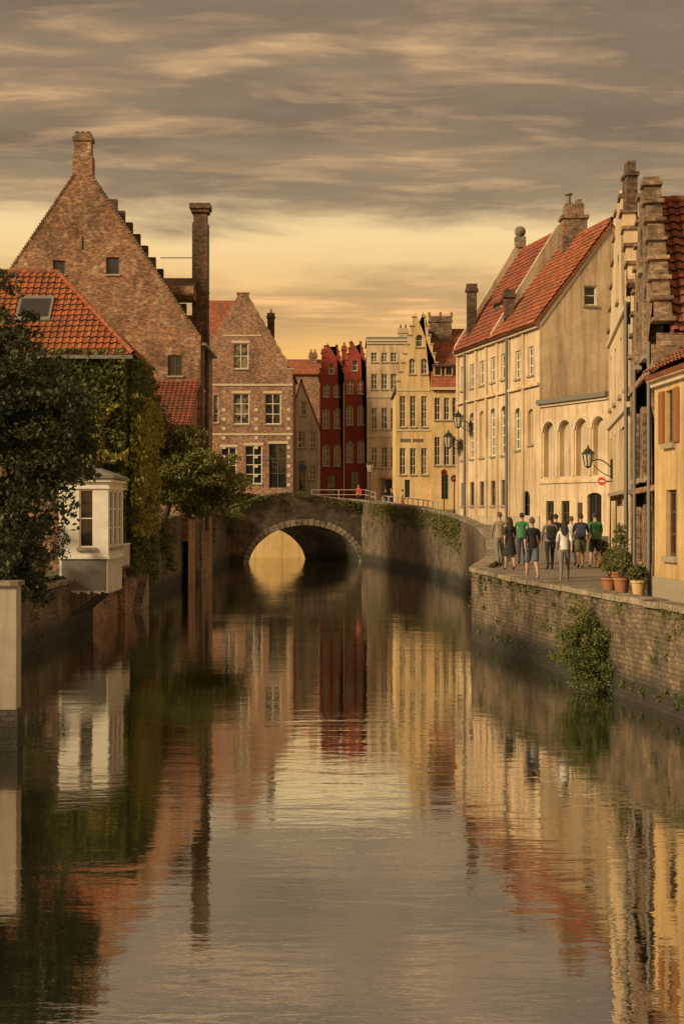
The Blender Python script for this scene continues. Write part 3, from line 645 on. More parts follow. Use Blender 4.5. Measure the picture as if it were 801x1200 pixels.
for uu,zz,tk in ((usp,zr2+.3,.3),(0,zr2+.5,.35)):
    p=[E(uu,ev-.3,.3),E(uu,ev+.2,.3),E(uu,zz,-wg+.3),E(uu,zz,-wg-.3),E(uu,ev+.2,-2*wg),E(uu,ev-.3,-2*wg)]; off=(E(tk,0,0)-E(0,0,0)); q=[a+off for a in p]
    B.face('fire_walls','cream2',p[::-1]); B.face('fire_walls','cream2',q)
    for i in range(6): B.face('fire_walls','cream2',[p[i],p[(i+1)%6],q[(i+1)%6],q[i]])
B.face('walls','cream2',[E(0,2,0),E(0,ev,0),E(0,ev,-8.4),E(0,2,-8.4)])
p=E(.2,zr2+.5,-wg); B.box('finial','stone',(p.x-.35,p.y-.3,p.z-.2),(p.x+.35,p.y+.3,p.z+.5)); B.ball('finial','stone',(p.x,p.y,p.z+.85),.38)
def echim(u,w,z0,z1,a,mat,pots): p=E(u,0,w); chimney(B,p.x,p.y,z0,z1,a,a*.8,mat,pots,.1)
echim(1.5,.25-.7,13.5,wz(331,93),.62,'brickdark',0); echim(8.9,-.45,13.5,wz(338,86),.62,'brickdark',0); 
p=E(9.7,0,-wg); B.box('ridge_chimney','brick3',(p.x-.72,p.y-.6,zr1-.8),(p.x+.72,p.y+.6,21.6)); B.box('ridge_chimney','brick3',(p.x-.82,p.y-.7,21.6),(p.x+.82,p.y+.7,21.8)); B.box('ridge_chimney','brick3',(p.x-.55,p.y-.5,21.8),(p.x+.55,p.y+.5,22.5)); B.tube('chimney_pots','lead',(p.x-.3,p.y,22.5),(p.x-.3,p.y,23.1),.15,.13); B.tube('chimney_pots','lead',(p.x-.3,p.y,23.1),(p.x-.3,p.y,23.18),.26,.26); B.box('chimney_pots','brick3',(p.x+.15,p.y-.3,22.5),(p.x+.45,p.y+.3,22.8))
B.box('dormer','cream2',(4.0,16.0,-2.8),(5.6,17.3,-1.1),T); B.box('dormer','glass',(4.3,16.2,-1.098),(5.3,17.1,-1.06),T); slab(B,[T(3.8,17.25,-.8),T(5.8,17.25,-.8),T(5.8,18.6,-3),T(3.8,18.6,-3)],'tilered')
B.build()
B=Obj('arcaded_annexe'); T=frame(10.9,79.9,2.7,-6.1); LN=6.67
wn=[win(u,6.1,1.12,3.0,.56,1,1,blind='cream2',d=.3,sill=False) for u in (.95,2.55,4.15,5.75)]
wn+=[win(1.0,3.5,.8,1.3,0,2,2,'framed'),win(2.55,3.5,.8,1.3,0,2,2,'framed'),win(5.3,2.6,1.3,2.6,.2,2,1,'framed','glass',sill=False)]
facade(B,T,[(0,2),(LN,2),(LN,10.2),(0,10.3)],wn,'cream')
B.box('cornice','trim',(0,9.95,0),(LN,10.1,.12),T); B.box('cornice','lead',(0,10.1,0),(LN,10.34,.28),T); B.box('string_course','cream',(0,5.75,0),(LN,5.9,.08),T)
B.face('walls','cream',[(13.6,73.8,2),(20,75.2,2),(20,75.2,10.2),(13.6,73.8,10.2)])
slab(B,[(10.95,80.1,10.35),(13.6,73.8,10.35),(20,75.2,10.35),(19,81.9,11.2)],'tiledark')
for u in (.15,1.75,3.35,4.95,6.5):
    B.box('corbels','cream',(u-.1,6.1,0),(u+.1,8.7,.06),T)
for u in (.95,2.55,4.15,5.75):
    for i in range(8):
        a0,a1=math.pi*i/8,math.pi*(i+1)/8; c0=(u,8.54)
        P=[T(c0[0]+r*math.cos(a),c0[1]+r*math.sin(a),.06) for r,a in ((.6,a0),(.74,a0),(.74,a1),(.6,a1))]; B.face('arch_hoods','trim',P)
        Q=[T(c0[0]+.74*math.cos(a),c0[1]+.74*math.sin(a),w) for a,w in ((a0,.06),(a0,0),(a1,0),(a1,.06))]; B.face('arch_hoods','trim',Q)
B.box('low_opening','framed',(3.8,2.6,.01),(4.2,4.7,.05),T); B.build()
B=Obj('cream_stepped_gable_house'); T=frame(10.1,55,-1.62,-12.3); W=12.4
ol=steps(0,W,10.6,14.8,6,1.6,1.5)
wn=[win(u,v,.9,h,0,2,3,fr) for u in (1.6,4.4,7.6,10.6) for v,h,fr in ((8.0,1.9,'frame'),(4.9,2.0,'framed'))]+[win(2.2,2.5,1.1,2.1,0,1,2,'framed',sill=False),win(6.2,3,1.2,1.4),win(9.6,2.4,1.1,2.2,0,1,2,'green',sill=False),win(6.2,11.3,.9,1.6,.3,2,3)]
gable_house(B,T,W,9,10.6,13.9,wn,'cream','tiledark',outline=ol,base=1.5,copmat='brick3',over=.05,tiles=True)
for z in (7.3,10.4): B.box('string_course','trim',(0,z,0),(W,z+.16,.09),T)
B.tube('drainpipe','lead',T(12.0,2.2,.1),T(12.0,10.5,.1),.06,.06,6)
px_,py_=9.3,46.9; B.box('chimney','brickdark',(px_-.17,py_-.4,12.5),(px_+.17,py_+.4,15.0)); B.box('chimney','brickdark',(px_-.22,py_-.46,15.0),(px_+.22,py_+.46,15.12)); B.box('chimney','brickdark',(px_-.13,py_-.3,15.12),(px_+.13,py_+.3,15.5))
B.build()
B=Obj('brick_stepped_gable_house'); T=frame(8.48,42.7,-1.13,-8.7); W=8.77
ol=steps(0,W,8.4,12.9,8,1.0,1.5)
wn=[win(u,5.1,1.0,1.9,.2,2,3,'framed') for u in (1.5,4.2,6.9)]+[win(2.8,8.2,.9,1.8,.45,2,2,'framed'),win(5.6,8.2,.9,1.8,.45,2,2,'framed'),win(4.3,10.6,.7,1.1,.35,1,1,'framed'),win(1.8,2.25,1.1,2.1,.2,1,2,'shutter',sill=False),win(5.2,2.9,1.2,1.5,.2,2,2,'framed')]
gable_house(B,T,W,9,8.4,12.3,wn,'brick3','tilered',outline=ol,base=1.5,copmat='brick3',over=.05,tiles=True)
for z in (4.7,7.6): B.box('string_course','brick2',(0,z,0),(W,z+.14,.07),T)
for u in (3.0,7.9): B.tube('drainpipe','lead',T(u,2.2,.09),T(u,8.3,.09),.05,.05,6)
p=T(4.4,0,-3); B.box('ridge_beam','tiledark',(p.x-1.8,p.y-.5,12.4),(p.x+3.5,p.y+.5,12.85)); B.build()
B=Obj('ochre_house'); T=frame(7.3,33.9,.05,-1); W=9
wn=[win(1.3,5.75,.75,1.2,0,2,2,'framed','glass',shut='shutter'),win(3.8,5.75,.75,1.2,0,2,2,'framed','glass',shut='shutter'),win(6.5,5.75,.75,1.2,0,2,2,'framed','glass',shut='shutter'),win(1.4,3.2,.85,1.5,0,2,3,'framed','glass'),win(4,3.2,.85,1.5,0,2,3,'framed','glass')]
facade(B,T,[(0,1.5),(W,1.5),(W,7.35),(0,7.35)],wn,'yellow2')
B.face('walls','yellow2',[T(W,1.5,0),T(W,1.5,-7),T(W,7.3,-7),T(W,7.3,0)]); B.box('plinth','ledge',(0,2,0),(W,2.7,.05),T)
B.box('cornice','trim',(-.02,7.1,0),(W,7.22,.1),T); B.box('cornice','yellow2',(-.02,7.22,0),(W,7.36,.2),T)
pantiles(B,T(W,7.38,.3),T(0.05,7.38,.3),T(W,9.2,-2.4),'tile'); B.build()

# ---------------------------------------------------------------- foliage
def leaves(B,key,mat,pts,size,flat=None):
    d=B.parts.setdefault((key,mat),dict(v=[],f=[],u=[],sm=False)); v=d['v'];f=d['f'];u=d['u']
    for p in pts:
        s=size*random.uniform(.6,1.35)
        a=Vector((random.gauss(0,1),random.gauss(0,1),random.gauss(0,1)))
        if flat: a=a*.7+flat.cross(Vector((random.gauss(0,1),random.gauss(0,1),random.gauss(0,1))))
        a.normalize(); b=a.orthogonal().normalized(); b.rotate(Matrix.Rotation(random.uniform(0,6.28),3,a))
        i=len(v); p=Vector(p); v+=[p-a*s,p+b*s*.5,p+a*s,p-b*s*.5]; f.append((i,i+1,i+2,i+3)); u+=[(0,0),(1,0),(1,1),(0,1)]
def clumps(cs,n,sp):
    out=[]
    for (c,r) in cs:
        c=Vector(c)
        for i in range(n):
            q=Vector((random.gauss(0,1),random.gauss(0,1),random.gauss(0,1))); q.normalize(); q*=random.random()**.45
            out.append(c+Vector((q.x*r*1.15,q.y*r*1.15,q.z*r*.75)))
    return out
def crown(ells,n,rmin,rmax):
    cs=[]
    for i in range(n):
        c,r=random.choices(ells,weights=[e[1][0]*e[1][1]*e[1][2] for e in ells])[0]
        q=Vector((random.gauss(0,1),random.gauss(0,1),random.gauss(0,1))); q.normalize(); q*=random.uniform(.35,1)**.6
        cs.append((Vector(c)+Vector((q.x*r[0],q.y*r[1],q.z*r[2])),random.uniform(rmin,rmax)))
    return cs
def tree(name,base,top,r,ells,n,per,rmin,rmax,leaf,mat):
    B=Obj(name,base); b=Vector(base); t=Vector(top); pts=[b]
    for i in range(1,6): pts.append(b.lerp(t,i/5)+Vector((random.uniform(-.15,.15),random.uniform(-.15,.15),0)))
    for i in range(5): B.tube('trunk','bark',pts[i],pts[i+1],r*(1-i*.16),r*(1-(i+1)*.16),9,False)
    cs=crown(ells,n,rmin,rmax)
    for c,_ in random.sample(cs,min(len(cs),55)):
        s=pts[random.randint(2,5)]; m_=s.lerp(c,.5)+Vector((0,0,.2)); B.tube('limbs','bark',s,m_,r*.3,r*.16,6,False); B.tube('limbs','bark',m_,c,r*.16,.01,5,False)
    leaves(B,'crown',mat,clumps(cs,per,0),leaf); return B.build()
tree('overhanging_tree',(-10.2,33,1.6),(-8.4,33,7.6),.22,
     [((-6.6,33,6.1),(1.2,1.7,1.5)),((-7.5,33,7.1),(1.2,1.8,1.5)),((-7.9,33,8.8),(.85,.9,1.2)),((-7.0,33,3.9),(1.0,1.5,1.3)),((-7.1,32.6,2.3),(.5,.7,.85)),((-9.3,33.3,6),(1.8,2.4,2.8)),((-8.4,33.2,3.0),(1.5,1.9,1.6)),((-6.1,33,5.3),(.65,1,.7)),((-7.6,30.5,3.4),(.7,1,1.0))],510,100,.22,.5,.07,'leafdark')
tree('spreading_tree',(-10.3,83,3.3),(-8.8,82.6,7.6),.25,
     [((-9.4,81,8.0),(2.1,2,1.0)),((-7.9,80.6,7.0),(2.1,2,.8)),((-7.0,80.5,5.8),(1.8,1.8,.6)),((-9.5,80,6.0),(2.1,2,1.4)),((-6.5,81,4.9),(1.3,1.4,.4)),((-8,80.5,4.6),(1.5,1.4,.6))],390,90,.3,.6,.1,'leafbright')
tree('purple_tree',(-11.5,79.5,3.3),(-11.1,79.5,8.5),.15,[((-10.9,79.5,9.6),(1.5,1.3,1.2)),((-10.4,79.5,8.4),(1.2,1.2,1))],90,60,.25,.45,.09,'purple')
def shrub(name,ells,n,per,rmin,rmax,leaf,mat,stem=None):
    B=Obj(name,ells[0][0]); cs=crown(ells,n,rmin,rmax); leaves(B,'foliage',mat,clumps(cs,per,0),leaf)
    st=Vector(stem or (Vector(ells[0][0])-Vector((0,0,ells[0][1][2]))))
    for c,_ in cs[:14]: B.tube('stems','bark',st,c,.03,.008,5,False)
    return B.build()
shrub('canal_bush',[((5.8,34.4,1.0),(.62,.75,.72)),((5.95,34.0,.4),(.55,.7,.42)),((5.8,34.9,1.65),(.42,.5,.38)),((6.15,33.6,.9),(.35,.5,.5))],190,85,.12,.26,.035,'ivy',(6.25,34.6,.8))
shrub('hanging_vines',[((-8.6,113,4.0),(.8,3,.5)),((-8.7,117,3.2),(.7,2,1.2)),((-8.9,105,4.1),(.5,4,.4))],90,50,.2,.4,.08,'leaf')
shrub('wall_plant',[((-9.1,75,3.0),(.35,1.6,1.0)),((-9.1,77,1.6),(.25,1,.6))],50,50,.15,.35,.07,'ivy')
shrub('wall_plant',[((-9.15,69,1.3),(.3,1.5,.9)),((-9.1,68,2.6),(.35,1,.8))],50,50,.15,.35,.06,'ivy')
shrub('wall_plant',[((-9.1,100,2.9),(.35,1.2,1.0))],30,50,.15,.35,.07,'ivy')
shrub('wall_plant',[((-9.3,57,2.9),(.35,1.2,.5)),((-9.2,59,1.5),(.3,.8,.9))],40,50,.12,.3,.05,'ivy')
shrub('garden_shrub',[((-10.6,46.5,2.7),(1.2,2.6,1.0)),((-10.2,49,3.3),(.9,1,1.2))],90,60,.2,.4,.06,'leafdark')
shrub('garden_shrub',[((-10.6,70,5.2),(1.2,2.4,1.4)),((-11,74,5.4),(1.4,2.4,1.6))],110,60,.25,.5,.08,'leaf')
shrub('red_geraniums',[((-8.9,56.6,3.0),(.2,.8,.25))],30,30,.08,.15,.04,'flower')
shrub('red_geraniums',[((-9.05,61,4.1),(.2,.5,.3))],16,30,.08,.15,.04,'flower')
B=Obj('ivy'); 
def ivypts(n,f,mask):
    o=[]
    while len(o)<n:
        a,b=random.random(),random.random(); p,nn=f(a,b); h=noise.noise(p*.55)+.35*noise.noise(p*1.7)
        if mask(a,b,h): o.append(p+nn*abs(random.gauss(0,.17)+.14+.35*max(0,h)))
    return o
f1=lambda a,b:(Vector((-14+a*5.1,60,3+b*7.9)),Vector((0,-1,0))); f2=lambda a,b:(Vector((-8.95,60+a*6.9,1.5+b*9.2)),Vector((1,0,0)))
leaves(B,'ivy_leaves','ivy',ivypts(21000,f1,lambda a,b,h:h>-.6+max(0,.2-a)*2),.1,Vector((0,-1,0)))
leaves(B,'ivy_leaves','ivy',ivypts(19000,f2,lambda a,b,h:h>-.5+max(0,b-.9)*3),.1,Vector((1,0,0)))
leaves(B,'creeper_leaves','ivyy',ivypts(9000,lambda a,b:(Vector((-8.72,59.8+a*6.4,3.2+b*5.9)),Vector((1,0,0))),lambda a,b,h:h>-.15),.1,Vector((1,0,0)))
leaves(B,'creeper_leaves','ivyy',ivypts(3800,lambda a,b:(Vector((-10.6+a*1.8,59.7,4.2+b*4.4)),Vector((0,-1,0))),lambda a,b,h:h>-.02),.1,Vector((0,-1,0)))
B.build()
B=Obj('wall_weeds'); pts=[]
for i in range(150):
    s=random.uniform(-1.2,13.4); v=ztop(s)+.1-abs(random.gauss(0,.35)); 
    if 3<s<10 and random.random()<.6: continue
    c=Tb(s,v,.1); pts+=[c+Vector((random.gauss(0,.16),random.gauss(0,.12),random.gauss(0,.13))) for _ in range(34)]
for i in range(260):
    y=random.uniform(80,122); c=Vector((interp(XR,y)-.1,y,interp(ZR,y)+.5-abs(random.gauss(0,.6)))); pts+=[c+Vector((random.gauss(0,.1),random.gauss(0,.25),random.gauss(0,.14))) for _ in range(30)]
leaves(B,'weed_tufts','leaf',pts,.08)
pts=[]
for i in range(90):
    y=random.uniform(28,47.5); c=Vector((interp(XR,y)-.04,y,random.choice([random.uniform(.25,.5),random.uniform(.9,2.15),2.1]))); rr=random.uniform(.03,.1); pts+=[c+Vector((random.gauss(0,rr*.6),random.gauss(0,rr),random.gauss(0,rr))) for _ in range(26)]
for i in range(130):
    y=random.uniform(43,118); c=Vector((interp(XL,y)+.06,y,random.uniform(.3,3.4) if y>60 else random.uniform(.2,1.7))); rr=random.uniform(.08,.25); pts+=[c+Vector((random.gauss(0,rr*.5),random.gauss(0,rr),random.gauss(0,rr))) for _ in range(30)]
leaves(B,'small_ferns','ivy',pts,.04); B.build()

# ---------------------------------------------------------------- street furniture
def lantern(B,c,s=1):
    x,y,z=c
    for z0,z1,r0,r1,mt in ((0,.42,.11,.19,'lglass'),(.42,.6,.24,.08,'iron'),(.6,.72,.05,.02,'iron'),(-.07,0,.04,.12,'iron')):
        B.tube('lantern',mt,(x,y,z+z0*s),(x,y,z+z1*s),r0*s,r1*s,6)
    for i in range(6):
        a=2*math.pi*i/6; B.tube('lantern_bars','iron',(x+.115*s*math.cos(a),y+.115*s*math.sin(a),z),(x+.2*s*math.cos(a),y+.2*s*math.sin(a),z+.42*s),.014*s,.014*s,4)
def wall_lamp(name,wall,tip,s=1):
    B=Obj(name,wall); w=Vector(wall); t=Vector(tip)
    B.box('wall_plate','iron',(w.x-.06,w.y-.06,w.z-.35),(w.x+.04,w.y+.06,w.z+.35))
    p=[w+(t-w)*k+Vector((0,0,.22*math.sin(k*math.pi)*s)) for k in [i/8 for i in range(9)]]
    for a,b in zip(p,p[1:]): B.tube('bracket','iron',a,b,.02*s,.02*s,6)
    q=[w+Vector((0,0,-.3))+(t-w)*k*.8+Vector((0,0,.3*k**2)) for k in [i/6 for i in range(7)]]
    for a,b in zip(q,q[1:]): B.tube('scroll','iron',a,b,.015*s,.015*s,5)
    lantern(B,(t.x,t.y,t.z-.1),s); return B.build()
wall_lamp('wall_lantern',(9.72,52.2,5.75),(8.85,52.2,5.95),1.05)
wall_lamp('wall_lantern',(7.72,94.3,8.6),(6.9,94.1,8.5),1.6)
wall_lamp('wall_lantern',(8.2,92.2,9.6),(7.35,92,9.7),1.5)
def post_lamp(x,y,z,h=3.6):
    B=Obj('street_lamp',(x,y,z)); B.tube('base','iron',(x,y,z),(x,y,z+.6),.16,.1); B.tube('post','iron',(x,y,z+.6),(x,y,z+h),.06,.045); B.tube('collar','iron',(x,y,z+1.4),(x,y,z+1.5),.09,.09); B.tube('ladder_bar','iron',(x-.3,y,z+h-.3),(x+.3,y,z+h-.3),.02,.02,5); lantern(B,(x,y,z+h),1.6); B.build()
post_lamp(wx(433,127),127,4.7,3.0)
def rsign(name,c,n,r,mat,bar=True):
    B=Obj(name,c); c=Vector(c); n=Vector(n).normalized(); B.tube('disc',mat,c,c+n*.03,r,r,20); B.tube('rim','whitepaint',c-n*.004,c+n*.022,r*1.1,r*1.1,20)
    if bar:
        t=Vector((0,0,1)).cross(n); q=[c+n*.034+t*a*r*.62+Vector((0,0,b*r*.17)) for a,b in ((-1,-1),(1,-1),(1,1),(-1,1))]; B.face('bar','whitepaint',q)
    return B
B=rsign('no_entry_sign',(9.25,51.7,5.3),(-.25,-1,0),.15,'redpaint'); B.tube('arm','iron',(9.66,51.75,5.3),(9.2,51.75,5.3),.02,.02,5); B.build()
B=rsign('no_entry_sign',(wx(532,104),104,6.6),(0,-1,0),.25,'redpaint'); B.tube('pole','lead',(wx(532,104),104.04,3.9),(wx(532,104),104.04,6.9),.04,.04,6); B.build()
B=rsign('direction_sign',(wx(520,110),110,7.2),(0,-1,0),.22,'redpaint',False); B.tube('pole','lead',(wx(520,110),110.04,4),(wx(520,110),110.04,7.5),.04,.04,6); B.build()
def railing(P,h=1.0):
    B=Obj('bridge_railing',P[0])
    P=[Vector(p) for p in P]
    for a,b in zip(P,P[1:]):
        n=max(1,int((b-a).length/2.0))
        for i in range(n+1):
            q=a.lerp(b,i/n); B.tube('posts','railpaint',q,q+Vector((0,0,h)),.035,.035,6)
        for k in (1,.55): B.tube('rails','railpaint',a+Vector((0,0,h*k)),b+Vector((0,0,h*k)),.03,.03,6)
    B.build()
railing([(-2.8,134.4,5.25),(2.2,134.4,5.25),(3.0,130,4.95)])
railing([(interp(XR,y)+.9,y,interp(ZR,y)+.1) for y in (98,104,110,116,121)],1.05)
def pot(x,y,z,r,h,mat,ell,n,leafm,ls=.04,name='potted_plant'):
    B=Obj(name,(x,y,z)); B.tube('pot',mat,(x,y,z),(x,y,z+h),r*.72,r,14); B.tube('rim',mat,(x,y,z+h-.04),(x,y,z+h+.02),r*1.1,r*1.1,14); B.tube('soil','bark',(x,y,z+h+.02),(x,y,z+h+.03),r*.95,r*.95,12)
    cs=crown(ell,n,.08,.18); leaves(B,'plant_leaves',leafm,clumps(cs,45,0),ls)
    for c,_ in cs[:10]: B.tube('stems','bark',(x,y,z+h),c,.012,.005,4,False)
    B.build()
pot(6.8,35.3,2.2,.2,.38,'terra',[((6.78,35.3,3.0),(.28,.3,.35)),((6.8,35.3,3.6),(.12,.12,.5))],26,'leaf')
pot(7.05,34.5,2.2,.18,.36,'yellow2',[((7.05,34.5,2.75),(.2,.22,.2))],16,'leaf')
pot(6.85,37.2,2.2,.2,.3,'terra',[((6.9,37.2,2.9),(.28,.3,.35))],18,'ivy')
pot(7.3,38.6,2.2,.22,.4,'terra',[((7.35,38.6,3.2),(.3,.3,.6))],24,'leaf')
pot(8.9,49.8,2.3,.22,.4,'terra',[((8.9,49.8,3.0),(.25,.25,.3))],16,'ivy')

# ---------------------------------------------------------------- people
def cmat(n,c):
    if n not in M: M[n]=m_flat(n,c,.85,.25,0,14)
    return n
cmat('skin_tone',(.45,.27,.18)); cmat('hair_dark',(.03,.02,.014)); cmat('hair_brown',(.10,.06,.03)); cmat('shoes_dark',(.03,.03,.03)); cmat('shoes_white',(.6,.58,.54))
cmat('cloth_black',(.018,.018,.02)); cmat('cloth_grey',(.17,.16,.15)); cmat('cloth_white',(.58,.56,.52)); cmat('cloth_green',(.035,.17,.07)); cmat('cloth_denim',(.09,.12,.17)); cmat('cloth_tan',(.26,.2,.145)); cmat('cloth_navy',(.03,.04,.08)); cmat('cloth_red',(.45,.06,.04)); cmat('cloth_yellow',(.5,.33,.06)); cmat('cloth_olive',(.1,.11,.06))
def person(x,y,z,head,h,top,bot,fem=False,shorts=False,sleeve='short',hair='hair_dark',longhair=False,phase=1,dress=None,pack=None,bag=False,shoes='shoes_dark'):
    k=h*1.03/1.75; s=-1 if phase<0 else 1; st=.2*abs(phase); sh=.185 if not fem else .155; hp=.09
    J={'pel':((0,0,.97),.125),'spi':((0,.0,1.14),.115 if not fem else .1),'che':((0,.01,1.33),.14 if not fem else .12),'nb':((0,0,1.48),.065),'nk':((0,.015,1.55),.052),'hd':((0,.02,1.63),.07),'ht':((0,.02,1.68),.06)}
    E_=[('pel','spi','top'),('spi','che','top'),('che','nb','top'),('nb','nk','skin_tone'),('nk','hd','skin_tone'),('hd','ht','skin_tone')]
    for sd,nm in ((-1,'L'),(1,'R')):
        f=s*sd*st; 
        J['hip'+nm]=((sd*hp,0,.9),.098); J['kn'+nm]=((sd*hp*1.05,f*.62+.04,.5),.062); J['cf'+nm]=((sd*hp*1.05,f*.85-.02,.34),.056); J['an'+nm]=((sd*hp*1.05,f*1.15-(.06 if f<0 else 0),.09+(.05 if f<0 else 0)),.038); J['to'+nm]=((sd*hp*1.2,f*1.15+.15,.035),.036)
        a=-f*.9; J['sh'+nm]=((sd*sh,0,1.43),.062); J['el'+nm]=((sd*(sh+.05),a*.5-.02,1.16),.043); J['wr'+nm]=((sd*(sh+.05),a*1.1+.06,.93),.027); J['pa'+nm]=((sd*(sh+.045),a*1.2+.08,.87),.03)
        E_+=[('pel','hip'+nm,'bot'),('hip'+nm,'kn'+nm,'bot'),('kn'+nm,'cf'+nm,'calf'),('cf'+nm,'an'+nm,'calf'),('an'+nm,'to'+nm,'shoe'),('che','sh'+nm,'top'),('sh'+nm,'el'+nm,'uarm'),('el'+nm,'wr'+nm,'farm'),('wr'+nm,'pa'+nm,'skin_tone')]
    names=list(J); me=bpy.data.meshes.new('tmp'); me.from_pydata([J[n][0] for n in names],[(names.index(a),names.index(b)) for a,b,_ in E_],[])
    ob=bpy.data.objects.new('tmp',me); S.collection.objects.link(ob); ob.modifiers.new('s','SKIN'); 
    sv=me.skin_vertices[0].data
    for i,n in enumerate(names):
        r=J[n][1]; sv[i].radius=(r*(1.15 if n in('pel','spi','che') else 1),r*(.82 if n in('pel','spi','che') else 1)); sv[i].use_root=(n=='pel')
    ss_=ob.modifiers.new('u','SUBSURF'); ss_.levels=2; ss_.render_levels=2
    dg=bpy.context.evaluated_depsgraph_get(); dg.update(); em=bpy.data.meshes.new_from_object(ob.evaluated_get(dg)); bpy.data.objects.remove(ob)
    mats={'top':top,'bot':bot,'calf':'skin_tone' if (shorts or dress) else bot,'shoe':shoes,'uarm':top if sleeve else 'skin_tone','farm':top if sleeve=='long' else 'skin_tone','skin_tone':'skin_tone'}
    ml=[]; 
    em.materials.clear()
    segs=[(Vector(J[a][0]),Vector(J[b][0]),mats[m_]) for a,b,m_ in E_]
    for p in em.polygons:
        c=p.center; best=9;bm_=None
        for a,b,m_ in segs:
            t=max(0,min(1,(c-a).dot(b-a)/(b-a).length_squared)); dd=(c-a.lerp(b,t)).length
            if dd<best: best=dd;bm_=m_
        if bm_=='skin_tone' and 1.2<c.z<1.47: bm_=top
        if .86<c.z<.97 and abs(c.x)<.16: bm_=bot
        if bm_ not in ml: ml.append(bm_); em.materials.append(M[bm_])
        p.material_index=ml.index(bm_); p.use_smooth=True
    zmin=min(v.co.z for v in em.vertices)
    body=bpy.data.objects.new('body',em); S.collection.objects.link(body); body.scale=(k,k,k); body.location=(0,0,-zmin*k)
    P=Obj('person'); 
    hc=Vector((0,.025,1.655)); rows=[]
    for j in range(11):
        a=math.pi*j/10; row=[]
        for i in range(17):
            t=2*math.pi*i/16; q=Vector((.076*math.sin(a)*math.cos(t),.093*math.sin(a)*math.sin(t),.118*math.cos(a)))
            if q.z<-.03: q.x*=.82; q.y=q.y*.85+.012
            if i==4 and 5<=j<=6: q.y+=.022
            row.append(hc+q)
        rows.append(row)
    P.grid('head','skin_tone',rows)
    for sd in (-1,1): P.ball('ears','skin_tone',hc+Vector((sd*.078,-.005,-.005)),(.012,.02,.03),6,5); P.ball('eyes','cloth_white',hc+Vector((sd*.03,.083,.005)),.012,6,5); P.ball('pupils','cloth_black',hc+Vector((sd*.03,.093,.005)),.006,6,4)
    P.box('mouth','cloth_red',(-.022,.108,1.598),(.022,.114,1.604))
    rows=[]
    for j in range(8):
        a=math.pi*.62*j/7; rows.append([hc+Vector((.085*math.sin(a)*math.cos(t),-.012+.1*math.sin(a)*math.sin(t)*(1 if math.sin(t)<.2 or j<4 else .72),.012+.122*math.cos(a)+(-.0 if math.sin(t)<.3 else .02*j/7))) for t in [2*math.pi*i/16 for i in range(17)]])
    P.grid('hair',hair,rows)
    if longhair:
        rows=[]
        for z_,w_,yb in ((1.70,.08,-.085),(1.62,.092,-.10),(1.52,.10,-.11),(1.42,.09,-.14),(1.34,.05,-.14)):
            rows.append([Vector((w_*math.cos(t),yb+.05+.055*math.sin(t),z_)) for t in [2*math.pi*i/12 for i in range(13)]])
        P.grid('hair',hair,rows[::-1]); 
    for sd,nm in ((-1,'L'),(1,'R')):
        pa=Vector(J['pa'+nm][0]); 
        for i in range(4):
            b0=pa+Vector((0,(i-1.5)*.018,-.02)); ln=(.07,.08,.075,.06)[i]; m1=b0+Vector((-sd*.004,.004,-ln*.55)); P.tube('fingers','skin_tone',b0,m1,.0095,.0085,6); P.tube('fingers','skin_tone',m1,m1+Vector((-sd*.018,.006,-ln*.45)),.0085,.006,6)
        P.tube('thumbs','skin_tone',pa+Vector((-sd*.01,.025,.02)),pa+Vector((-sd*.02,.055,-.025)),.011,.008,6)
    if dress:
        rows=[]
        for z_,a_,b_ in ((1.12,.135,.105),(.98,.165,.13),(.8,.2,.17),(.52,.24,.22)):
            rows.append([Vector((a_*math.cos(t)*(1+.03*math.sin(5*t)),b_*math.sin(t)*(1+.04*math.sin(7*t)),z_)) for t in [2*math.pi*i/24 for i in range(25)]])
        P.grid('dress_skirt',dress,rows[::-1])
    elif True:
        rows=[]
        for z_,a_,b_ in ((1.2,.135,.1),(1.05,.15,.112),(.93,.165,.128)):
            q=.9 if fem else 1.0; rows.append([Vector((a_*q*math.cos(t),b_*math.sin(t),z_)) for t in [2*math.pi*i/20 for i in range(21)]])
        P.grid('shirt_hem',top,rows[::-1])
    if shorts:
        for nm in 'LR':
            a=Vector(J['hip'+nm][0]); b=Vector(J['kn'+nm][0]); P.tube('shorts_leg',bot,a,a.lerp(b,.85),.105,.092,14,False)
    if pack:
        rows=[[Vector((.14*max(-1,min(1,1.3*math.cos(t)))*q,-.17+.075*max(-1,min(1,1.3*math.sin(t)))*q,z_)) for t in [2*math.pi*i/16 for i in range(17)]] for z_,q in ((1.0,.1),(1.01,.85),(1.05,1),(1.3,1),(1.4,.85),(1.44,.1))]
        P.grid('backpack',pack,rows)
        for sd in (-1,1): P.tube('straps',pack,(sd*.1,-.12,1.42),(sd*.1,.12,1.42),.02,.02,6)
    if bag:
        P.box('shoulder_bag','cloth_black',(.17,-.1,.85),(.27,.12,1.08)); P.tube('bag_strap','cloth_black',(.22,0,1.07),(-.1,-.1,1.47),.012,.012,5)
    e=P.build(); e.name='person'
    for o in [c for c in S.collection.objects if c.parent==e]:
        o.scale=(k,k,k); o.location=(0,0,-zmin*k)
    body.parent=e; e.location=(x,y,z+.004); e.rotation_euler=(0,0,head)
def PP(px,d,**k):
    x=wx(px,d); z=interp(ZR,d); person(x,d,z,**k)
PP(585,50.5,head=.1,h=1.8,top='cloth_tan',bot='cloth_grey',sleeve='long',phase=.8,hair='hair_brown')
PP(597,47.8,head=.2,h=1.68,top='cloth_black',bot='cloth_black',fem=True,dress='cloth_black',phase=-.7,longhair=True)
PP(611,51.5,head=-.1,h=1.76,top='cloth_green',bot='cloth_navy',phase=.9)
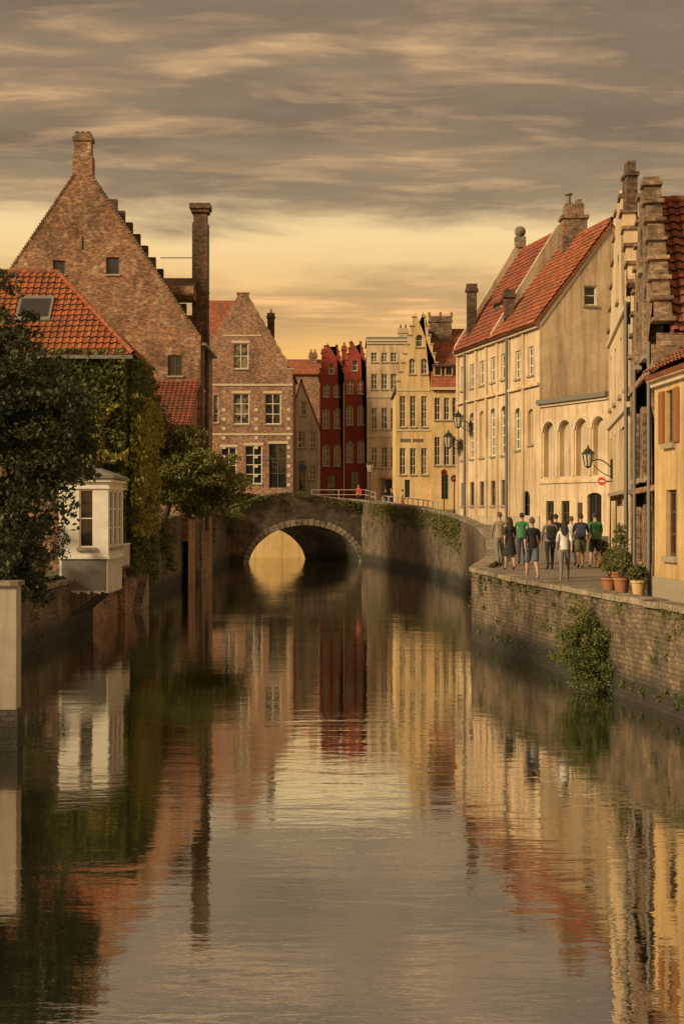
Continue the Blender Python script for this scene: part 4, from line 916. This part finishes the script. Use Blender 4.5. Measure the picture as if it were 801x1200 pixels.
PP(623,42.6,head=.15,h=1.76,top='cloth_black',bot='cloth_denim',shorts=True,phase=-1.0,hair='hair_brown',shoes='shoes_white')
PP(644,48,head=.0,h=1.74,top='cloth_grey',bot='cloth_black',phase=.8,pack='cloth_black',sleeve='long')
PP(651,51.5,head=.1,h=1.72,top='cloth_black',bot='cloth_denim',phase=-.8,shorts=True)
PP(661,41.8,head=-.15,h=1.7,top='cloth_white',bot='cloth_grey',fem=True,longhair=True,phase=1.1,bag=True,shoes='shoes_white')
PP(669,50.5,head=.1,h=1.66,top='cloth_white',bot='cloth_navy',fem=True,phase=-.8,hair='hair_brown')
PP(680,49,head=0,h=1.78,top='cloth_black',bot='cloth_olive',shorts=True,phase=.9,pack='cloth_navy')
PP(697,49.5,head=.1,h=1.8,top='cloth_green',bot='cloth_black',shorts=True,phase=-.9)
person(wx(420,126),126,4.75,2.8,1.75,'cloth_red','cloth_black')
person(wx(459,119),119,4.33,1.6,1.75,'cloth_navy','cloth_black'); person(wx(471,118),118,4.3,-1.4,1.7,'cloth_yellow','cloth_red',fem=True)
person(wx(452,120),120,4.35,.6,1.75,'cloth_black','cloth_denim')

# ---------------------------------------------------------------- sky
EL=math.radians(27)
hx,hy=-.84,-.54; hl=math.hypot(hx,hy)
sd=Vector((hx*math.cos(EL)/hl,hy*math.cos(EL)/hl,math.sin(EL)))
W_=bpy.data.worlds.new('World'); S.world=W_; W_.use_nodes=True; t=W_.node_tree; t.nodes.clear()
class WN(NT):
    def __init__(s,t): s.t=t
w=WN(t); out=w.n('ShaderNodeOutputWorld'); bg=w.n('ShaderNodeBackground'); w.l(bg.outputs[0],out.inputs[0])
tc=w.n('ShaderNodeTexCoord').outputs['Generated']; sx=w.n('ShaderNodeSeparateXYZ'); w.l(tc,sx.inputs[0]); X,Yy,Z=sx.outputs
zc=w.math('ABSOLUTE',Z)
den=w.math('ADD',zc,.03); cb=w.n('ShaderNodeCombineXYZ'); w.l(w.math('DIVIDE',X,den),cb.inputs[0]); w.l(w.math('DIVIDE',Yy,den),cb.inputs[1]); CP=cb.outputs[0]
nbig=w.noise(w.map(CP,(.7,1.3,1)),1.0,6,.55,.3); nfine=w.noise(w.map(CP,(1.3,2.9,1)),1.9,8,.6,.3)
nw=w.noise(w.map(tc,(4.5,1,22)),1.0,6,.62,.3)
clear=w.ramp(zc,[(.0,(.88,.38,.07)),(.09,(.88,.45,.10)),(.14,(.88,.52,.17)),(.19,(.93,.66,.31)),(.27,(.62,.45,.27)),(1,(.42,.33,.25))])
cv=w.math('ADD',w.math('MULTIPLY',nbig,.42),w.math('MULTIPLY',nfine,.58))
cloud=w.ramp(cv,[(.38,(.135,.093,.058)),(.47,(.215,.148,.088)),(.54,(.37,.24,.125)),(.64,(.68,.42,.2))])
lay=w.math('ADD',zc,w.math('MULTIPLY',w.math('SUBTRACT',nw,.5),.075))
mask=w.ramp(lay,[(.105,0),(.13,.6),(.152,.65),(.168,.08),(.19,.0),(.21,.85),(.25,1),(.9,.85)])
mask2=w.math('MULTIPLY',mask,w.ramp(nfine,[(.25,.7),(.5,1)]),True)
dk=w.ramp(zc,[(.2,(1.0,.96,.92)),(.235,(.85,.84,.84)),(.27,(1.05,1.02,1)),(.33,(.92,.92,.95)),(.40,(1.6,1.6,1.65)),(.6,(2.0,1.98,1.95))])
low=w.ramp(zc,[(.13,(1.55,1.35,1.1)),(.2,(1,1,1))])
skyc=w.mix(mask2,clear,w.mix(1,w.mix(1,cloud,low,'MULTIPLY'),dk,'MULTIPLY'))
ns=w.n('ShaderNodeTexSky',sky_type='NISHITA'); ns.sun_disc=False; ns.sun_elevation=EL; ns.sun_rotation=math.atan2(sd.x,sd.y)
nis=w.mix(1,ns.outputs[0],(.011,.008,.006),'MULTIPLY'); fin=w.mix(1,skyc,nis,'ADD')
w.l(fin,bg.inputs[0]); bg.inputs[1].default_value=1.0
L=bpy.data.lights.new('sun','SUN'); L.energy=4.7; L.angle=math.radians(11); L.color=(1,.77,.46); lo=bpy.data.objects.new('sun',L); S.collection.objects.link(lo)
lo.rotation_euler=sd.to_track_quat('Z','Y').to_euler()
# ---------------------------------------------------------------- camera
cam=bpy.data.cameras.new('camera'); cam.sensor_fit='HORIZONTAL'; cam.sensor_width=24; cam.lens=F/801*24; cam.clip_end=4000; cam.clip_start=.1
co=bpy.data.objects.new('camera',cam); co.location=(0,0,HC); co.rotation_euler=(math.pi/2,0,0); S.collection.objects.link(co); S.camera=co
S.view_settings.view_transform='Standard'; S.view_settings.look='None'; S.view_settings.exposure=0
